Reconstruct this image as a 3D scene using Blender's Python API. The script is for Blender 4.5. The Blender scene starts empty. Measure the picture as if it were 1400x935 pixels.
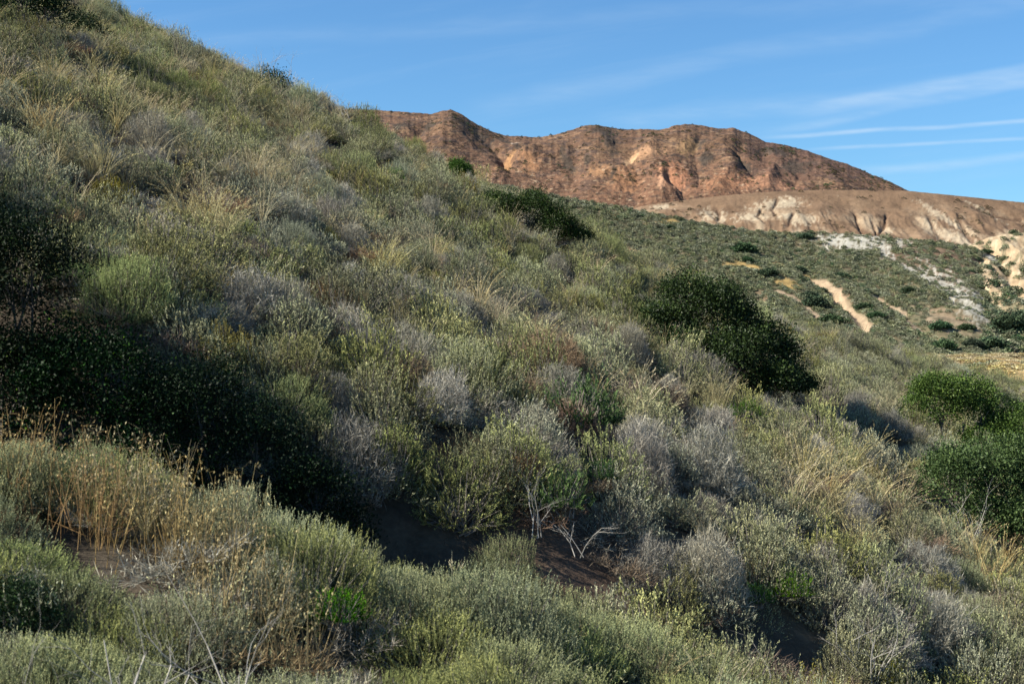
import bpy, math
import numpy as np
from mathutils import Vector, Euler, Matrix

S = bpy.context.scene
COL = S.collection
RAD = math.radians
F = 1923.0                    # focal length in pixels of the 1400 px wide photograph

# ------------------------------------------------------------------ camera
cam_d = bpy.data.cameras.new("camera")
cam_d.lens = 36.0 * F / 1400.0
cam_d.sensor_width = 36.0
cam_d.clip_start = 0.1
cam_d.clip_end = 30000
cam_d.dof.use_dof = True
cam_d.dof.focus_distance = 32.0
cam_d.dof.aperture_fstop = 6.3
cam = bpy.data.objects.new("camera", cam_d)
cam.location = (0, 0, 0)
cam.rotation_euler = (RAD(90), 0, 0)
COL.objects.link(cam)
S.camera = cam

# ------------------------------------------------------------------ light
SUN_EL, SUN_BACK = 38.5, 12.0           # sun on the left, a little behind the camera
to_sun = Vector((-math.cos(RAD(SUN_EL)) * math.cos(RAD(SUN_BACK)),
                 -math.cos(RAD(SUN_EL)) * math.sin(RAD(SUN_BACK)),
                 math.sin(RAD(SUN_EL))))
sd = bpy.data.lights.new("sun", 'SUN')
sd.energy = 5.0
sd.angle = RAD(0.5)
sd.color = (1.0, 0.93, 0.80)
so = bpy.data.objects.new("sun", sd)
so.rotation_euler = to_sun.to_track_quat('Z', 'Y').to_euler()
so.location = (-40, -10, 60)
COL.objects.link(so)

def nd(nt, kind, **kw):
    n = nt.nodes.new(kind)
    for k, v in kw.items():
        if k == 'inp':
            for i, val in v.items():
                n.inputs[i].default_value = val
        else:
            setattr(n, k, v)
    return n

class W:
    """small helper that chains math nodes"""
    def __init__(s, nt): s.nt = nt
    def put(s, sock, v):
        if isinstance(v, (int, float)): sock.default_value = v
        else: s.nt.links.new(v, sock)
    def m(s, op, a, b=0.0, c=0.0, clamp=False):
        n = s.nt.nodes.new('ShaderNodeMath'); n.operation = op; n.use_clamp = clamp
        s.put(n.inputs[0], a); s.put(n.inputs[1], b)
        if op in ('MULTIPLY_ADD', 'SMOOTH_MIN'): s.put(n.inputs[2], c)
        return n.outputs[0]
    def mr(s, v, a, b, c=0.0, d=1.0, smooth=True):
        n = s.nt.nodes.new('ShaderNodeMapRange')
        n.interpolation_type = 'SMOOTHSTEP' if smooth else 'LINEAR'
        s.put(n.inputs[0], v)
        for i, x in zip((1, 2, 3, 4), (a, b, c, d)): n.inputs[i].default_value = x
        return n.outputs[0]
    def mix(s, f, a, b, mode='MIX'):
        n = s.nt.nodes.new('ShaderNodeMix'); n.data_type = 'RGBA'; n.blend_type = mode
        s.put(n.inputs[0], f)
        for i, x in ((6, a), (7, b)):
            if isinstance(x, tuple): n.inputs[i].default_value = (*x[:3], 1)
            else: s.nt.links.new(x, n.inputs[i])
        return n.outputs[2]
    def noise(s, vec, scale, detail=4, rough=.55, dist=0.0):
        n = s.nt.nodes.new('ShaderNodeTexNoise')
        n.inputs['Scale'].default_value = scale; n.inputs['Detail'].default_value = detail
        n.inputs['Roughness'].default_value = rough; n.inputs['Distortion'].default_value = dist
        if vec is not None: s.nt.links.new(vec, n.inputs['Vector'])
        return n.outputs['Fac']
    def ramp(s, v, stops):
        n = s.nt.nodes.new('ShaderNodeValToRGB')
        e = n.color_ramp.elements
        while len(e) < len(stops): e.new(0.5)
        for k, (p, c) in enumerate(stops):
            e[k].position = p; e[k].color = (*c, 1)
        s.put(n.inputs[0], v)
        return n.outputs[0]

wd = bpy.data.worlds.new("World")
S.world = wd
wd.use_nodes = True
nt = wd.node_tree
nt.nodes.clear()
w = W(nt)
sky = nd(nt, 'ShaderNodeTexSky', sky_type='NISHITA', sun_disc=False)
sky.sun_elevation = RAD(SUN_EL)
sky.sun_rotation = math.atan2(to_sun.x, to_sun.y)
sky.altitude = 100
sky.air_density = 1.0
sky.dust_density = 0.35
sky.ozone_density = 3.0
tc = nt.nodes.new('ShaderNodeTexCoord')
sx = nt.nodes.new('ShaderNodeSeparateXYZ')
nt.links.new(tc.outputs['Generated'], sx.inputs[0])
dx, dy, dz = sx.outputs
yy = w.m('MAXIMUM', dy, 0.05)
X = w.m('DIVIDE', dx, yy)          # tangent-plane coordinates of the sky in the north
Z = w.m('DIVIDE', dz, yy)
# thin vapour trails low over the right-hand hills: lines Z = z0 + s (X - x0)
def trail(x0, z0, slope, width, start, end, strength, seed):
    cv = nt.nodes.new('ShaderNodeCombineXYZ')
    w.put(cv.inputs[0], w.m('MULTIPLY', X, 9.0)); cv.inputs[1].default_value = seed
    wob = w.m('MULTIPLY', w.m('SUBTRACT', w.noise(cv.outputs[0], 1.0, 2), 0.5), width * 1.6)
    line = w.m('ADD', w.m('MULTIPLY_ADD', w.m('SUBTRACT', X, x0), slope, z0), wob)
    d = w.m('ABSOLUTE', w.m('SUBTRACT', Z, line))
    core = w.mr(d, 0.0, width * .85, 1.0, 0.0)
    core = w.m('MULTIPLY', core, w.mr(X, start, start + .05))
    core = w.m('MULTIPLY', core, w.mr(X, end, end + .3, 1.0, 0.0))
    cv2 = nt.nodes.new('ShaderNodeCombineXYZ')
    w.put(cv2.inputs[0], w.m('MULTIPLY', X, 30.0)); w.put(cv2.inputs[1], w.m('MULTIPLY', Z, 160.0)); cv2.inputs[2].default_value = seed
    br = w.mr(w.noise(cv2.outputs[0], 1.0, 3), 0.25, 0.7, 0.45, 1.0)
    return w.m('MULTIPLY', w.m('MULTIPLY', core, br), strength)
P2 = lambda u, v: ((u - 700) / F, (467.5 - v) / F)
tot = None
for (u, v, u2, v2, wid, st, sg) in ((1045, 189, 1400, 166, .0030, .48, 1.3), (1105, 205, 1400, 191, .0026, .36, 4.7),
                                 (1160, 236, 1400, 214, .0065, .26, 8.1), (1080, 158, 1400, 100, .010, .22, 2.9),
                                 (1040, 184, 1400, 116, .006, .22, 6.4), (1100, 150, 1400, 88, .005, .14, 5.4),
                                 (820, 165, 1300, 120, .012, .16, 9.4), (640, 150, 1100, 60, .014, .10, 3.4), (250, 60, 900, 20, .012, .07, 11.4)):
    (a, b), (c, d) = P2(u, v), P2(u2, v2)
    t = trail(a, b, (d - b) / (c - a), wid, a - .015, c + .1, st, sg)
    tot = t if tot is None else w.m('ADD', tot, t)
cv = nt.nodes.new('ShaderNodeCombineXYZ')
w.put(cv.inputs[0], w.m('MULTIPLY', X, 5.0))
w.put(cv.inputs[1], w.m('MULTIPLY', w.m('SUBTRACT', Z, w.m('MULTIPLY', X, 0.16)), 46.0))
cir = w.m('MULTIPLY', w.mr(w.noise(cv.outputs[0], 1.0, 5, .6, .4), 0.45, 0.80), 0.07)
tot = w.m('ADD', tot, cir)
tot = w.m('MULTIPLY', tot, w.mr(dy, 0.1, 0.4))
tot = w.m('MINIMUM', tot, 0.85)
skyc = w.mix(1.0, sky.outputs[0], (0.60, 0.93, 1.16), 'MULTIPLY')
cloudy = w.mix(tot, skyc, (5.0, 6.2, 7.4))
bg = nt.nodes.new('ShaderNodeBackground')
bg.inputs[1].default_value = 0.061
nt.links.new(cloudy, bg.inputs[0])
wo = nt.nodes.new('ShaderNodeOutputWorld')
nt.links.new(bg.outputs[0], wo.inputs[0])

S.view_settings.view_transform = 'Standard'
S.view_settings.look = 'None'
S.view_settings.exposure = 1.17
S.view_settings.gamma = 1.0
S.render.engine = 'CYCLES'
cy = S.cycles
cy.max_bounces = 5; cy.diffuse_bounces = 3; cy.glossy_bounces = 1; cy.transmission_bounces = 2; cy.transparent_max_bounces = 4
cy.caustics_reflective = False; cy.caustics_refractive = False
cy.use_denoising = True

# ------------------------------------------------------------------ noise in numpy
_r = np.random.RandomState(7)
_perm = np.concatenate([_r.permutation(256)] * 3)
_g = _r.normal(size=(256, 3)); _g /= np.linalg.norm(_g, axis=1)[:, None]
def perlin(x, y, z=0.0):
    x, y, z = np.broadcast_arrays(np.asarray(x, float), np.asarray(y, float), np.asarray(z, float))
    xi, yi, zi = np.floor(x).astype(int), np.floor(y).astype(int), np.floor(z).astype(int)
    xf, yf, zf = x - xi, y - yi, z - zi
    f = lambda t: t * t * t * (t * (t * 6 - 15) + 10)
    u, v, ww = f(xf), f(yf), f(zf)
    out = 0
    for a in (0, 1):
        for b in (0, 1):
            for c in (0, 1):
                h = _perm[_perm[_perm[(xi + a) & 255] + ((yi + b) & 255)] + ((zi + c) & 255)]
                g = _g[h]
                dt = g[..., 0] * (xf - a) + g[..., 1] * (yf - b) + g[..., 2] * (zf - c)
                out = out + dt * (u if a else 1 - u) * (v if b else 1 - v) * (ww if c else 1 - ww)
    return out
def fbm(x, y, z=0.0, octv=4, gain=.5, lac=2.07):
    s, a = 0, 1.0
    for k in range(octv):
        s = s + a * perlin(x, y, z + 13.7 * k); a *= gain
        x = x * lac; y = y * lac; z = z * lac
    return s
def ridged(x, y, z=0.0, octv=5, gain=.55, lac=2.1):
    s, a = 0, 1.0
    for k in range(octv):
        s = s + a * (1 - 2.4 * np.abs(perlin(x, y, z + 9.1 * k))); a *= gain
        x = x * lac; y = y * lac; z = z * lac
    return s
def sstep(a, b, x):
    t = np.clip((np.asarray(x, float) - a) / (b - a), 0, 1)
    return t * t * (3 - 2 * t)
def proj(p):
    """world point -> pixel of the 1400 x 935 photograph"""
    return 700 + F * p[..., 0] / p[..., 1], 467.5 - F * p[..., 2] / p[..., 1]

# ------------------------------------------------------------------ mesh building
def mesh_from(name, verts, faces, tint=None, col=None, mat=None, smooth=False, loose=None):
    verts = np.ascontiguousarray(verts, dtype=np.float32).reshape(-1, 3)
    me = bpy.data.meshes.new(name)
    if isinstance(faces, np.ndarray): faces = [faces]
    faces = [f for f in faces if len(f)]
    nl = sum(f.size for f in faces); nf = sum(len(f) for f in faces)
    me.vertices.add(len(verts)); me.vertices.foreach_set('co', verts.ravel())
    if nf:
        me.loops.add(nl); me.polygons.add(nf)
        me.loops.foreach_set('vertex_index', np.concatenate([f.ravel() for f in faces]).astype(np.int32))
        tots = np.concatenate([np.full(len(f), f.shape[1]) for f in faces]).astype(np.int32)
        me.polygons.foreach_set('loop_start', np.concatenate([[0], np.cumsum(tots)[:-1]]).astype(np.int32))
        me.polygons.foreach_set('loop_total', tots)
        if smooth: me.polygons.foreach_set('use_smooth', np.ones(nf, bool))
    if tint is not None:
        at = me.attributes.new('tint', 'FLOAT', 'POINT'); at.data.foreach_set('value', np.ascontiguousarray(tint, np.float32))
    if col is not None:
        at = me.attributes.new('col', 'FLOAT_COLOR', 'POINT')
        c4 = np.concatenate([col, np.ones((len(col), 1))], 1).astype(np.float32)
        at.data.foreach_set('color', c4.ravel())
    me.update(calc_edges=True)
    me.validate()
    if mat: me.materials.append(mat)
    return me

def obj(name, me, parent=None, loc=(0, 0, 0), label=None, cat=None, group=None, kind=None, link=True):
    o = bpy.data.objects.new(name, me)
    if link: COL.objects.link(o)
    o.location = loc
    if parent: o.parent = parent
    tag(o, label, cat, group, kind)
    return o
def tag(o, label=None, cat=None, group=None, kind=None):
    if label: o['label'] = label
    if cat: o['category'] = cat
    if group: o['group'] = group
    if kind: o['kind'] = kind

def norm(a): return a / np.maximum(np.linalg.norm(a, axis=-1, keepdims=True), 1e-9)

def leaves(base, dirn, length, width, rs, fold=0.0):
    """rhombus leaves: base (N,3), dirn (N,3) -> verts (4N,3), quads (N,4)"""
    n = len(base)
    side = norm(np.cross(dirn, rs.normal(size=(n, 3))))
    length = np.broadcast_to(length, (n,))[:, None]; width = np.broadcast_to(width, (n,))[:, None]
    mid = base + dirn * length * .45
    up = np.cross(side, dirn) * fold * width
    v = np.stack([base, mid + side * width * .5 + up, base + dirn * length, mid - side * width * .5 + up], 1)
    return v.reshape(-1, 3), np.arange(4 * n).reshape(n, 4)

def tubes(A, B, ra, rb):
    """three-sided tapered twigs from A to B"""
    n = len(A)
    d = norm(B - A)
    ref = np.where(np.abs(d[:, 2:3]) < .9, np.array([[0, 0, 1.]]), np.array([[1., 0, 0]]))
    s = norm(np.cross(d, ref)); t = np.cross(d, s)
    ra = np.broadcast_to(ra, (n,))[:, None]; rb = np.broadcast_to(rb, (n,))[:, None]
    V = []
    for P, r in ((A, ra), (B, rb)):
        for k in range(3):
            a = 2 * math.pi * k / 3
            V.append(P + (s * math.cos(a) + t * math.sin(a)) * r)
    v = np.stack(V, 1).reshape(-1, 3)
    o = (np.arange(n) * 6)[:, None]
    f = np.concatenate([o + np.array([[0, 1, 4, 3]]), o + np.array([[1, 2, 5, 4]]), o + np.array([[2, 0, 3, 5]])], 0)
    return v, f

class Bag:
    def __init__(s): s.v, s.q, s.t, s.n = [], [], [], 0
    def add(s, v, q, tint):
        s.v.append(v); s.q.append(q + s.n); s.n += len(v)
        s.t.append(np.broadcast_to(tint, (len(v),)) if np.ndim(tint) == 0 else tint)
    def mesh(s, name, mat):
        return mesh_from(name, np.concatenate(s.v), np.concatenate(s.q), tint=np.concatenate(s.t), mat=mat)

# ------------------------------------------------------------------ materials
def leaf_mat(name, stops, trans=0.25, gloss=0.0, vary=0.25):
    """foliage: per-leaf tint through a ramp, brightness shift from plant to plant, light through the leaf"""
    m = bpy.data.materials.new(name); m.use_nodes = True
    nt = m.node_tree; nt.nodes.clear(); w = W(nt)
    at = nd(nt, 'ShaderNodeAttribute', attribute_name='tint')
    c = w.ramp(at.outputs['Fac'], stops)
    oi = nt.nodes.new('ShaderNodeObjectInfo')
    hs = nt.nodes.new('ShaderNodeHueSaturation')
    nt.links.new(c, hs.inputs['Color'])
    nt.links.new(w.mr(oi.outputs['Random'], 0, 1, 1 - vary, 1 + vary, False), hs.inputs['Value'])
    r2 = w.m('FRACT', w.m('MULTIPLY', oi.outputs['Random'], 7.31))
    nt.links.new(w.mr(r2, 0, 1, .70, 1.15, False), hs.inputs['Saturation'])
    r3 = w.m('FRACT', w.m('MULTIPLY', oi.outputs['Random'], 23.7))
    nt.links.new(w.mr(r3, 0, 1, .485, .52, False), hs.inputs['Hue'])
    df = nt.nodes.new('ShaderNodeBsdfDiffuse'); nt.links.new(hs.outputs[0], df.inputs[0])
    out = df.outputs[0]
    if trans:
        tr = nt.nodes.new('ShaderNodeBsdfTranslucent')
        nt.links.new(hs.outputs[0], tr.inputs[0])
        mx = nt.nodes.new('ShaderNodeMixShader'); mx.inputs[0].default_value = trans
        nt.links.new(out, mx.inputs[1]); nt.links.new(tr.outputs[0], mx.inputs[2]); out = mx.outputs[0]
    if gloss:
        gl = nt.nodes.new('ShaderNodeBsdfGlossy'); gl.inputs['Roughness'].default_value = .55
        gl.inputs[0].default_value = (1, 1, 1, 1)
        mx = nt.nodes.new('ShaderNodeMixShader'); mx.inputs[0].default_value = gloss
        nt.links.new(out, mx.inputs[1]); nt.links.new(gl.outputs[0], mx.inputs[2]); out = mx.outputs[0]
    o = nt.nodes.new('ShaderNodeOutputMaterial'); nt.links.new(out, o.inputs[0])
    return m

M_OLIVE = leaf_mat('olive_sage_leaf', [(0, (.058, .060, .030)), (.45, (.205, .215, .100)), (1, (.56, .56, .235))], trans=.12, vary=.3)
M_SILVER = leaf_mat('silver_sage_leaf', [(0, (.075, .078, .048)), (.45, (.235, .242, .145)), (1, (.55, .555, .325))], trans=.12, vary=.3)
M_BANKO = leaf_mat('bank_sage_leaf', [(0, (.075, .085, .042)), (.5, (.245, .27, .125)), (1, (.46, .485, .21))], trans=.2, vary=.2)
M_BANKS = leaf_mat('bank_silver_leaf', [(0, (.10, .11, .072)), (.5, (.275, .295, .18)), (1, (.49, .51, .30))], trans=.2, vary=.2)
M_GREY = leaf_mat('grey_twig', [(0, (.10, .088, .070)), (.5, (.25, .230, .185)), (1, (.44, .42, .335))], trans=.1)
M_BROWN = leaf_mat('brown_twig', [(0, (.075, .048, .036)), (.5, (.19, .13, .085)), (1, (.36, .27, .18))], trans=.15)
M_YELLOW = leaf_mat('yellow_green_leaf', [(0, (.085, .080, .025)), (.5, (.19, .175, .05)), (1, (.36, .32, .09))])
M_STRAW = leaf_mat('straw', [(0, (.17, .125, .06)), (.5, (.36, .29, .145)), (1, (.60, .52, .29))], trans=.25)
M_OAT = leaf_mat('oat_straw', [(0, (.11, .078, .042)), (.5, (.25, .185, .095)), (1, (.47, .39, .215))], trans=.2)
M_DARK = leaf_mat('dark_evergreen_leaf', [(0, (.008, .018, .005)), (.5, (.018, .040, .009)), (.85, (.042, .082, .014)), (1, (.085, .135, .022))], trans=.15, gloss=.015, vary=.1)
M_MIDGREEN = leaf_mat('mid_green_leaf', [(0, (.016, .040, .006)), (.5, (.055, .115, .013)), (1, (.14, .23, .028))], trans=.2, gloss=.012, vary=.1)
M_DULLGREEN = leaf_mat('dull_green_leaf', [(0, (.025, .050, .015)), (.5, (.075, .13, .035)), (1, (.16, .24, .07))], trans=.25, vary=.1)
M_BRIGHT = leaf_mat('bright_green_leaf', [(0, (.022, .052, .010)), (.5, (.075, .155, .025)), (1, (.17, .28, .055))], trans=.3, vary=.15)
M_FARSCRUB = leaf_mat('far_scrub_leaf', [(0, (.070, .078, .048)), (.5, (.185, .20, .118)), (1, (.31, .32, .19))], trans=.1, vary=.35)
M_FARDARK = leaf_mat('far_dark_leaf', [(0, (.028, .050, .028)), (.6, (.06, .095, .05)), (1, (.115, .16, .08))], trans=.1, vary=.3)
M_MTSCRUB = leaf_mat('mountain_scrub_leaf', [(0, (.030, .028, .020)), (.6, (.065, .058, .035)), (1, (.12, .10, .05))], trans=.0, vary=.4)

def bark_mat(name, c1, c2):
    m = bpy.data.materials.new(name); m.use_nodes = True
    nt = m.node_tree; w = W(nt); b = nt.nodes['Principled BSDF']
    tc = nt.nodes.new('ShaderNodeTexCoord')
    nt.links.new(w.mix(w.noise(tc.outputs['Object'], 30, 5), c1, c2), b.inputs['Base Color'])
    b.inputs['Roughness'].default_value = .85
    return m
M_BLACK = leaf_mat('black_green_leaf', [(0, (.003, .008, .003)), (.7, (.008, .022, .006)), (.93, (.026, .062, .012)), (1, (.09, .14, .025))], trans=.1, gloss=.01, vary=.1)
M_BARK = bark_mat('grey_bark', (.10, .085, .07), (.26, .235, .20))
M_DARKBARK = bark_mat('dark_bark', (.035, .03, .025), (.08, .07, .06))
M_BLEACHED = bark_mat('bleached_wood', (.22, .205, .18), (.46, .44, .40))

def ground_mat(name, kind):
    """earth from vertex colour 'col' broken up with fine procedural grain and bump"""
    m = bpy.data.materials.new(name); m.use_nodes = True
    nt = m.node_tree; w = W(nt); b = nt.nodes['Principled BSDF']
    at = nd(nt, 'ShaderNodeAttribute', attribute_name='col')
    tc = nt.nodes.new('ShaderNodeTexCoord')
    sc, amt, bs, bd = kind
    n1 = w.noise(tc.outputs['Object'], sc, 9, .68)
    n2 = w.noise(tc.outputs['Object'], sc * 6.3, 5, .6)
    f = w.m('ADD', w.m('MULTIPLY', n1, .65), w.m('MULTIPLY', n2, .35))
    k = w.mr(f, .32, .68, 1 - amt, 1 + amt, False)
    vm = nt.nodes.new('ShaderNodeVectorMath'); vm.operation = 'SCALE'
    nt.links.new(at.outputs['Color'], vm.inputs[0]); nt.links.new(k, vm.inputs['Scale'])
    nt.links.new(vm.outputs[0], b.inputs['Base Color'])
    b.inputs['Roughness'].default_value = .95
    b.inputs['Specular IOR Level'].default_value = .1
    bp = nt.nodes.new('ShaderNodeBump'); bp.inputs['Strength'].default_value = bs; bp.inputs['Distance'].default_value = bd
    nt.links.new(f, bp.inputs['Height']); nt.links.new(bp.outputs[0], b.inputs['Normal'])
    return m
M_SOIL = ground_mat('leaf_litter_soil', (3.0, .5, .8, .06))
M_MID = ground_mat('scrub_slope_earth', (.35, .45, .8, .5))
M_TAN = ground_mat('tan_ridge_earth', (.12, .35, .7, 1.2))
M_MTN = ground_mat('red_mountain_rock', (.05, .42, .9, 4.0))

# ------------------------------------------------------------------ near hillside
def ground(x, y):
    x = np.asarray(x, float); y = np.asarray(y, float)
    z = -3.46 - .46 * x + .191 * y
    yc = 35 + 20 * np.clip((x - 7.5) / 12.5, 0, 2.5)
    z = z - .02 * np.maximum(y - yc, 0) ** 2
    # the knoll under the photographer
    z = z + 1.75 * np.exp(-(x * x + (y + .4) ** 2) / 6.5)
    # ravine that runs from the left down behind the near bank
    nr = .235 * np.clip(-x - .1, 0, 6) * (1 - sstep(9.6, 12.4, y))       # the near bank falls less steeply to the right
    z = z - nr
    yg = 10.35 + .25 * np.maximum(x, 0) + .1 * np.maximum(-3 - x, 0)
    dep = .95 - .5 * sstep(-1.2, 2.2, x)
    z = z - dep * np.exp(-((y - yg) / 1.15) ** 2)
    z = z + .42 * fbm(x / 4.0, y / 4.0, 3.1, 3) + .16 * fbm(x / 1.9, y / 1.9, 23.1, 1) + .07 * fbm(x / .9, y / .9, 8.2, 2)
    # shallow gullies running down the fall line
    t = (x * .38 + y * .92)
    z = z - .30 * np.maximum(0, 1 - np.abs(perlin(t / 4.5, x / 16, 5.5)) * 5) * sstep(12, 18, y)
    floor = -7.5 + 2.0 * fbm(x / 60, y / 60, 1.0, 2)
    return np.maximum(z, floor - .0 * x)

def grid_mesh(name, xs, ys, zf, colf, mat):
    Xg, Yg = np.meshgrid(xs, ys)
    Zg = zf(Xg, Yg)
    v = np.stack([Xg, Yg, Zg], -1).reshape(-1, 3)
    ny, nx = Xg.shape
    i = (np.arange(ny - 1)[:, None] * nx + np.arange(nx - 1)[None]).ravel()
    q = np.stack([i, i + 1, i + nx + 1, i + nx], 1)
    return mesh_from(name, v, q, col=colf(v), mat=mat, smooth=True)

def mixc(a, b, f): return a + (np.asarray(b) - a) * f[:, None]
def near_col(v):
    n = fbm(v[:, 0] / 1.3, v[:, 1] / 1.3, 2.2, 4)
    c = np.tile(np.array([[.066, .054, .040]]), (len(v), 1))
    c = mixc(c, (.13, .105, .07), sstep(-.1, .5, n))
    c = mixc(c, (.085, .060, .044), sstep(.1, .45, fbm(v[:, 0] / 3.0, v[:, 1] / 3.0, 7.7, 3)))
    return c
hs = np.concatenate([np.linspace(-60, -14, 70, endpoint=False), np.linspace(-14, 24, 260, endpoint=False), np.linspace(24, 75, 80)])
vs = np.concatenate([np.linspace(-30, 3, 50, endpoint=False), np.linspace(3, 50, 300, endpoint=False), np.linspace(50, 105, 90)])
obj('hillside_ground', grid_mesh('hillside_ground', hs, vs, ground, near_col, M_SOIL), kind='structure')

# ------------------------------------------------------------------ valley floor out to the horizon
def floor_z(x, y):
    z = -8.2 + 6.15 * sstep(17, 30, x - (y - 110) * .04) * sstep(75, 100, y) * (1 - sstep(232, 262, y))
    z = z + .25 * fbm(x / 25, y / 25, 4.0, 3)
    return z - 6 * sstep(500, 5000, np.hypot(x, y))
def floor_col(v):
    n = fbm(v[:, 0] / 14, v[:, 1] / 5, 2.0, 4)
    c = np.tile(np.array([[.25, .165, .070]]), (len(v), 1))
    c = mixc(c, (.34, .245, .11), sstep(-.1, .4, n))
    c = mixc(c, (.20, .125, .075), sstep(.0, .35, fbm(v[:, 0] / 9, v[:, 1] / 16, 9.0, 3)))
    return c * .98
hx = np.concatenate([-np.geomspace(6000, 45, 24), np.linspace(-40, 120, 200), np.geomspace(126, 6000, 26)])
hy = np.concatenate([-np.geomspace(3000, 40, 12), np.linspace(-30, 70, 30), np.linspace(72, 270, 210), np.geomspace(276, 9000, 30)])
obj('valley_ground', grid_mesh('valley_ground', hx, hy, floor_z, floor_col, M_MID), kind='structure')

# ------------------------------------------------------------------ hills given by crest line, distance and relief
def pld(u, v, pts):
    """distance in photo pixels from (u,v) to a polyline and the position along it (0..1)"""
    best = np.full(u.shape, 1e9); along = np.zeros(u.shape)
    n = len(pts) - 1
    for k in range(n):
        (x0, y0), (x1, y1) = pts[k], pts[k + 1]
        ex, ey = x1 - x0, y1 - y0
        t = np.clip(((u - x0) * ex + (v - y0) * ey) / (ex * ex + ey * ey), 0, 1)
        d = np.hypot(u - x0 - t * ex, v - y0 - t * ey)
        m = d < best
        best = np.where(m, d, best); along = np.where(m, (k + t) / n, along)
    return best, along

def hill(name, crest, vbase, Dcrest, Dbase, nu, nt, relief, colf, mat, bulge=1.25, jag=1.0, lift=.45, crown=.92):
    cu = np.array([c[0] for c in crest], float); cvv = np.array([c[1] for c in crest], float)
    u = np.linspace(cu[0], cu[-1], nu)
    vc = np.interp(u, cu, cvv)
    ker = np.ones(5) / 5
    vc = np.convolve(np.pad(vc, 2, mode='edge'), ker, 'valid')
    vc = vc + jag * fbm(u / 9.0, np.zeros_like(u) + 3, 1.0, 4, .6)
    T = np.linspace(0, 1, nt)
    U, TT = np.meshgrid(u, T)
    V = vbase + (vc[None] - vbase) * TT
    D = Dbase + (Dcrest - Dbase) * (TT ** bulge)
    xm, zm = (U - 700) / F * D, (467.5 - V) / F * D
    R = relief(U, V, TT, xm, D, zm)                       # relief in metres
    fade = 1 - sstep(.94, 1.0, TT) * .93
    fade = 1 - sstep(crown, 1.0, TT) * .97
    P = np.stack([xm, D, zm + R * fade * lift], -1)
    C = colf(U.ravel(), V.ravel(), TT.ravel(), P.reshape(-1, 3)) * .80
    nb = 12
    rows = [P]; cols = [C.reshape(nt, nu, 3)]
    span = (Dcrest - Dbase)
    for k in range(1, nb + 1):
        q = P[-1].copy(); f = k / nb
        q[:, 1] += span * 1.3 * f
        q[:, 2] -= (q[:, 2] + 12) * (f ** 1.6)
        rows.append(q[None]); cols.append(C.reshape(nt, nu, 3)[-1:])
    P = np.concatenate(rows); C = np.concatenate(cols).reshape(-1, 3)
    ny, nx = P.shape[:2]
    i = (np.arange(ny - 1)[:, None] * nx + np.arange(nx - 1)[None]).ravel()
    q = np.stack([i, i + 1, i + nx + 1, i + nx], 1)
    me = mesh_from(name, P.reshape(-1, 3), q, col=C, mat=mat, smooth=True)
    o = obj(name, me, kind='structure')
    return P[:nt], U, V

# --- the red-brown mountain
M_CREST = [(300, 172), (420, 158), (480, 149), (520, 151), (560, 154), (590, 156), (605, 152), (618, 151), (630, 156), (650, 169), (672, 180), (690, 186),
           (715, 187), (740, 188), (765, 183), (785, 177), (800, 172), (815, 171), (830, 174), (850, 177), (880, 177), (905, 178), (920, 173), (938, 170),
           (960, 172), (985, 177), (1002, 175), (1015, 180), (1030, 185), (1045, 194), (1075, 199), (1105, 207), (1130, 216), (1160, 225), (1190, 238),
           (1215, 248), (1240, 260), (1300, 285), (1400, 330)]
M_RIDGES = [([(618, 151), (606, 175), (600, 205), (575, 240)], 22, 13), ([(618, 151), (650, 180), (690, 208), (730, 222)], 22, 9),
            ([(805, 172), (765, 195), (725, 215), (690, 245), (670, 270)], 34, 16), ([(815, 172), (835, 205), (850, 235), (840, 265)], 14, 14),
            ([(938, 170), (905, 190), (885, 215), (905, 240), (905, 275)], 34, 15), ([(1002, 176), (985, 205), (1000, 235), (985, 262)], 28, 12),
            ([(1045, 195), (1060, 225), (1050, 255)], 24, 10), ([(1100, 206), (1130, 235), (1150, 262)], 22, 10), ([(560, 154), (548, 180), (520, 205)], 20, 12)]
M_GULLIES = [([(640, 165), (660, 190), (680, 212), (690, 235)], 30, 8), ([(740, 188), (728, 202), (705, 220), (690, 238)], 16, 8),
             ([(838, 180), (842, 200), (838, 212)], 12, 9), ([(870, 180), (862, 225), (872, 262)], 14, 12), ([(1008, 215), (1020, 232), (1030, 242)], 20, 5),
             ([(1030, 188), (1042, 215), (1085, 250)], 18, 9), ([(780, 190), (792, 222), (780, 262)], 12, 11), ([(580, 160), (572, 190), (540, 215)], 15, 8),
             ([(915, 250), (930, 262), (935, 275)], 20, 7), ([(960, 180), (950, 215), (955, 250)], 18, 8)]
def mtn_relief(U, V, T, x, D, z):
    wx = x + 22 * fbm(x / 90, D / 90, 2.0, 3); wd = D + 22 * fbm(x / 90, D / 90, 5.0, 3)      # in the plane of the slope
    r = 10 * fbm(wx / 85, wd / 110, 1.7, 3) + 5.5 * ridged(wx / 42, wd / 60, 3.7, 4) + 5.0 * fbm(wx / 17, wd / 19, 6.6, 4, .62)
    r += 2.0 * np.abs(fbm(x / 6, D / 7, 3.3, 3, .6))
    Uw = U + 5 * fbm(U / 22, V / 22, 1.2, 3); Vw = V + 4 * fbm(U / 22, V / 22, 6.2, 3)
    for pts, a, s in M_RIDGES:
        d, t = pld(Uw, Vw, pts); r += a * .75 * np.exp(-(d / (s * 1.5)) ** 1.3)
    for pts, a, s in M_GULLIES:
        d, t = pld(Uw, Vw, pts); r -= a * .8 * np.exp(-(d / (s * 1.15)) ** 1.3)
    return r
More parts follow.
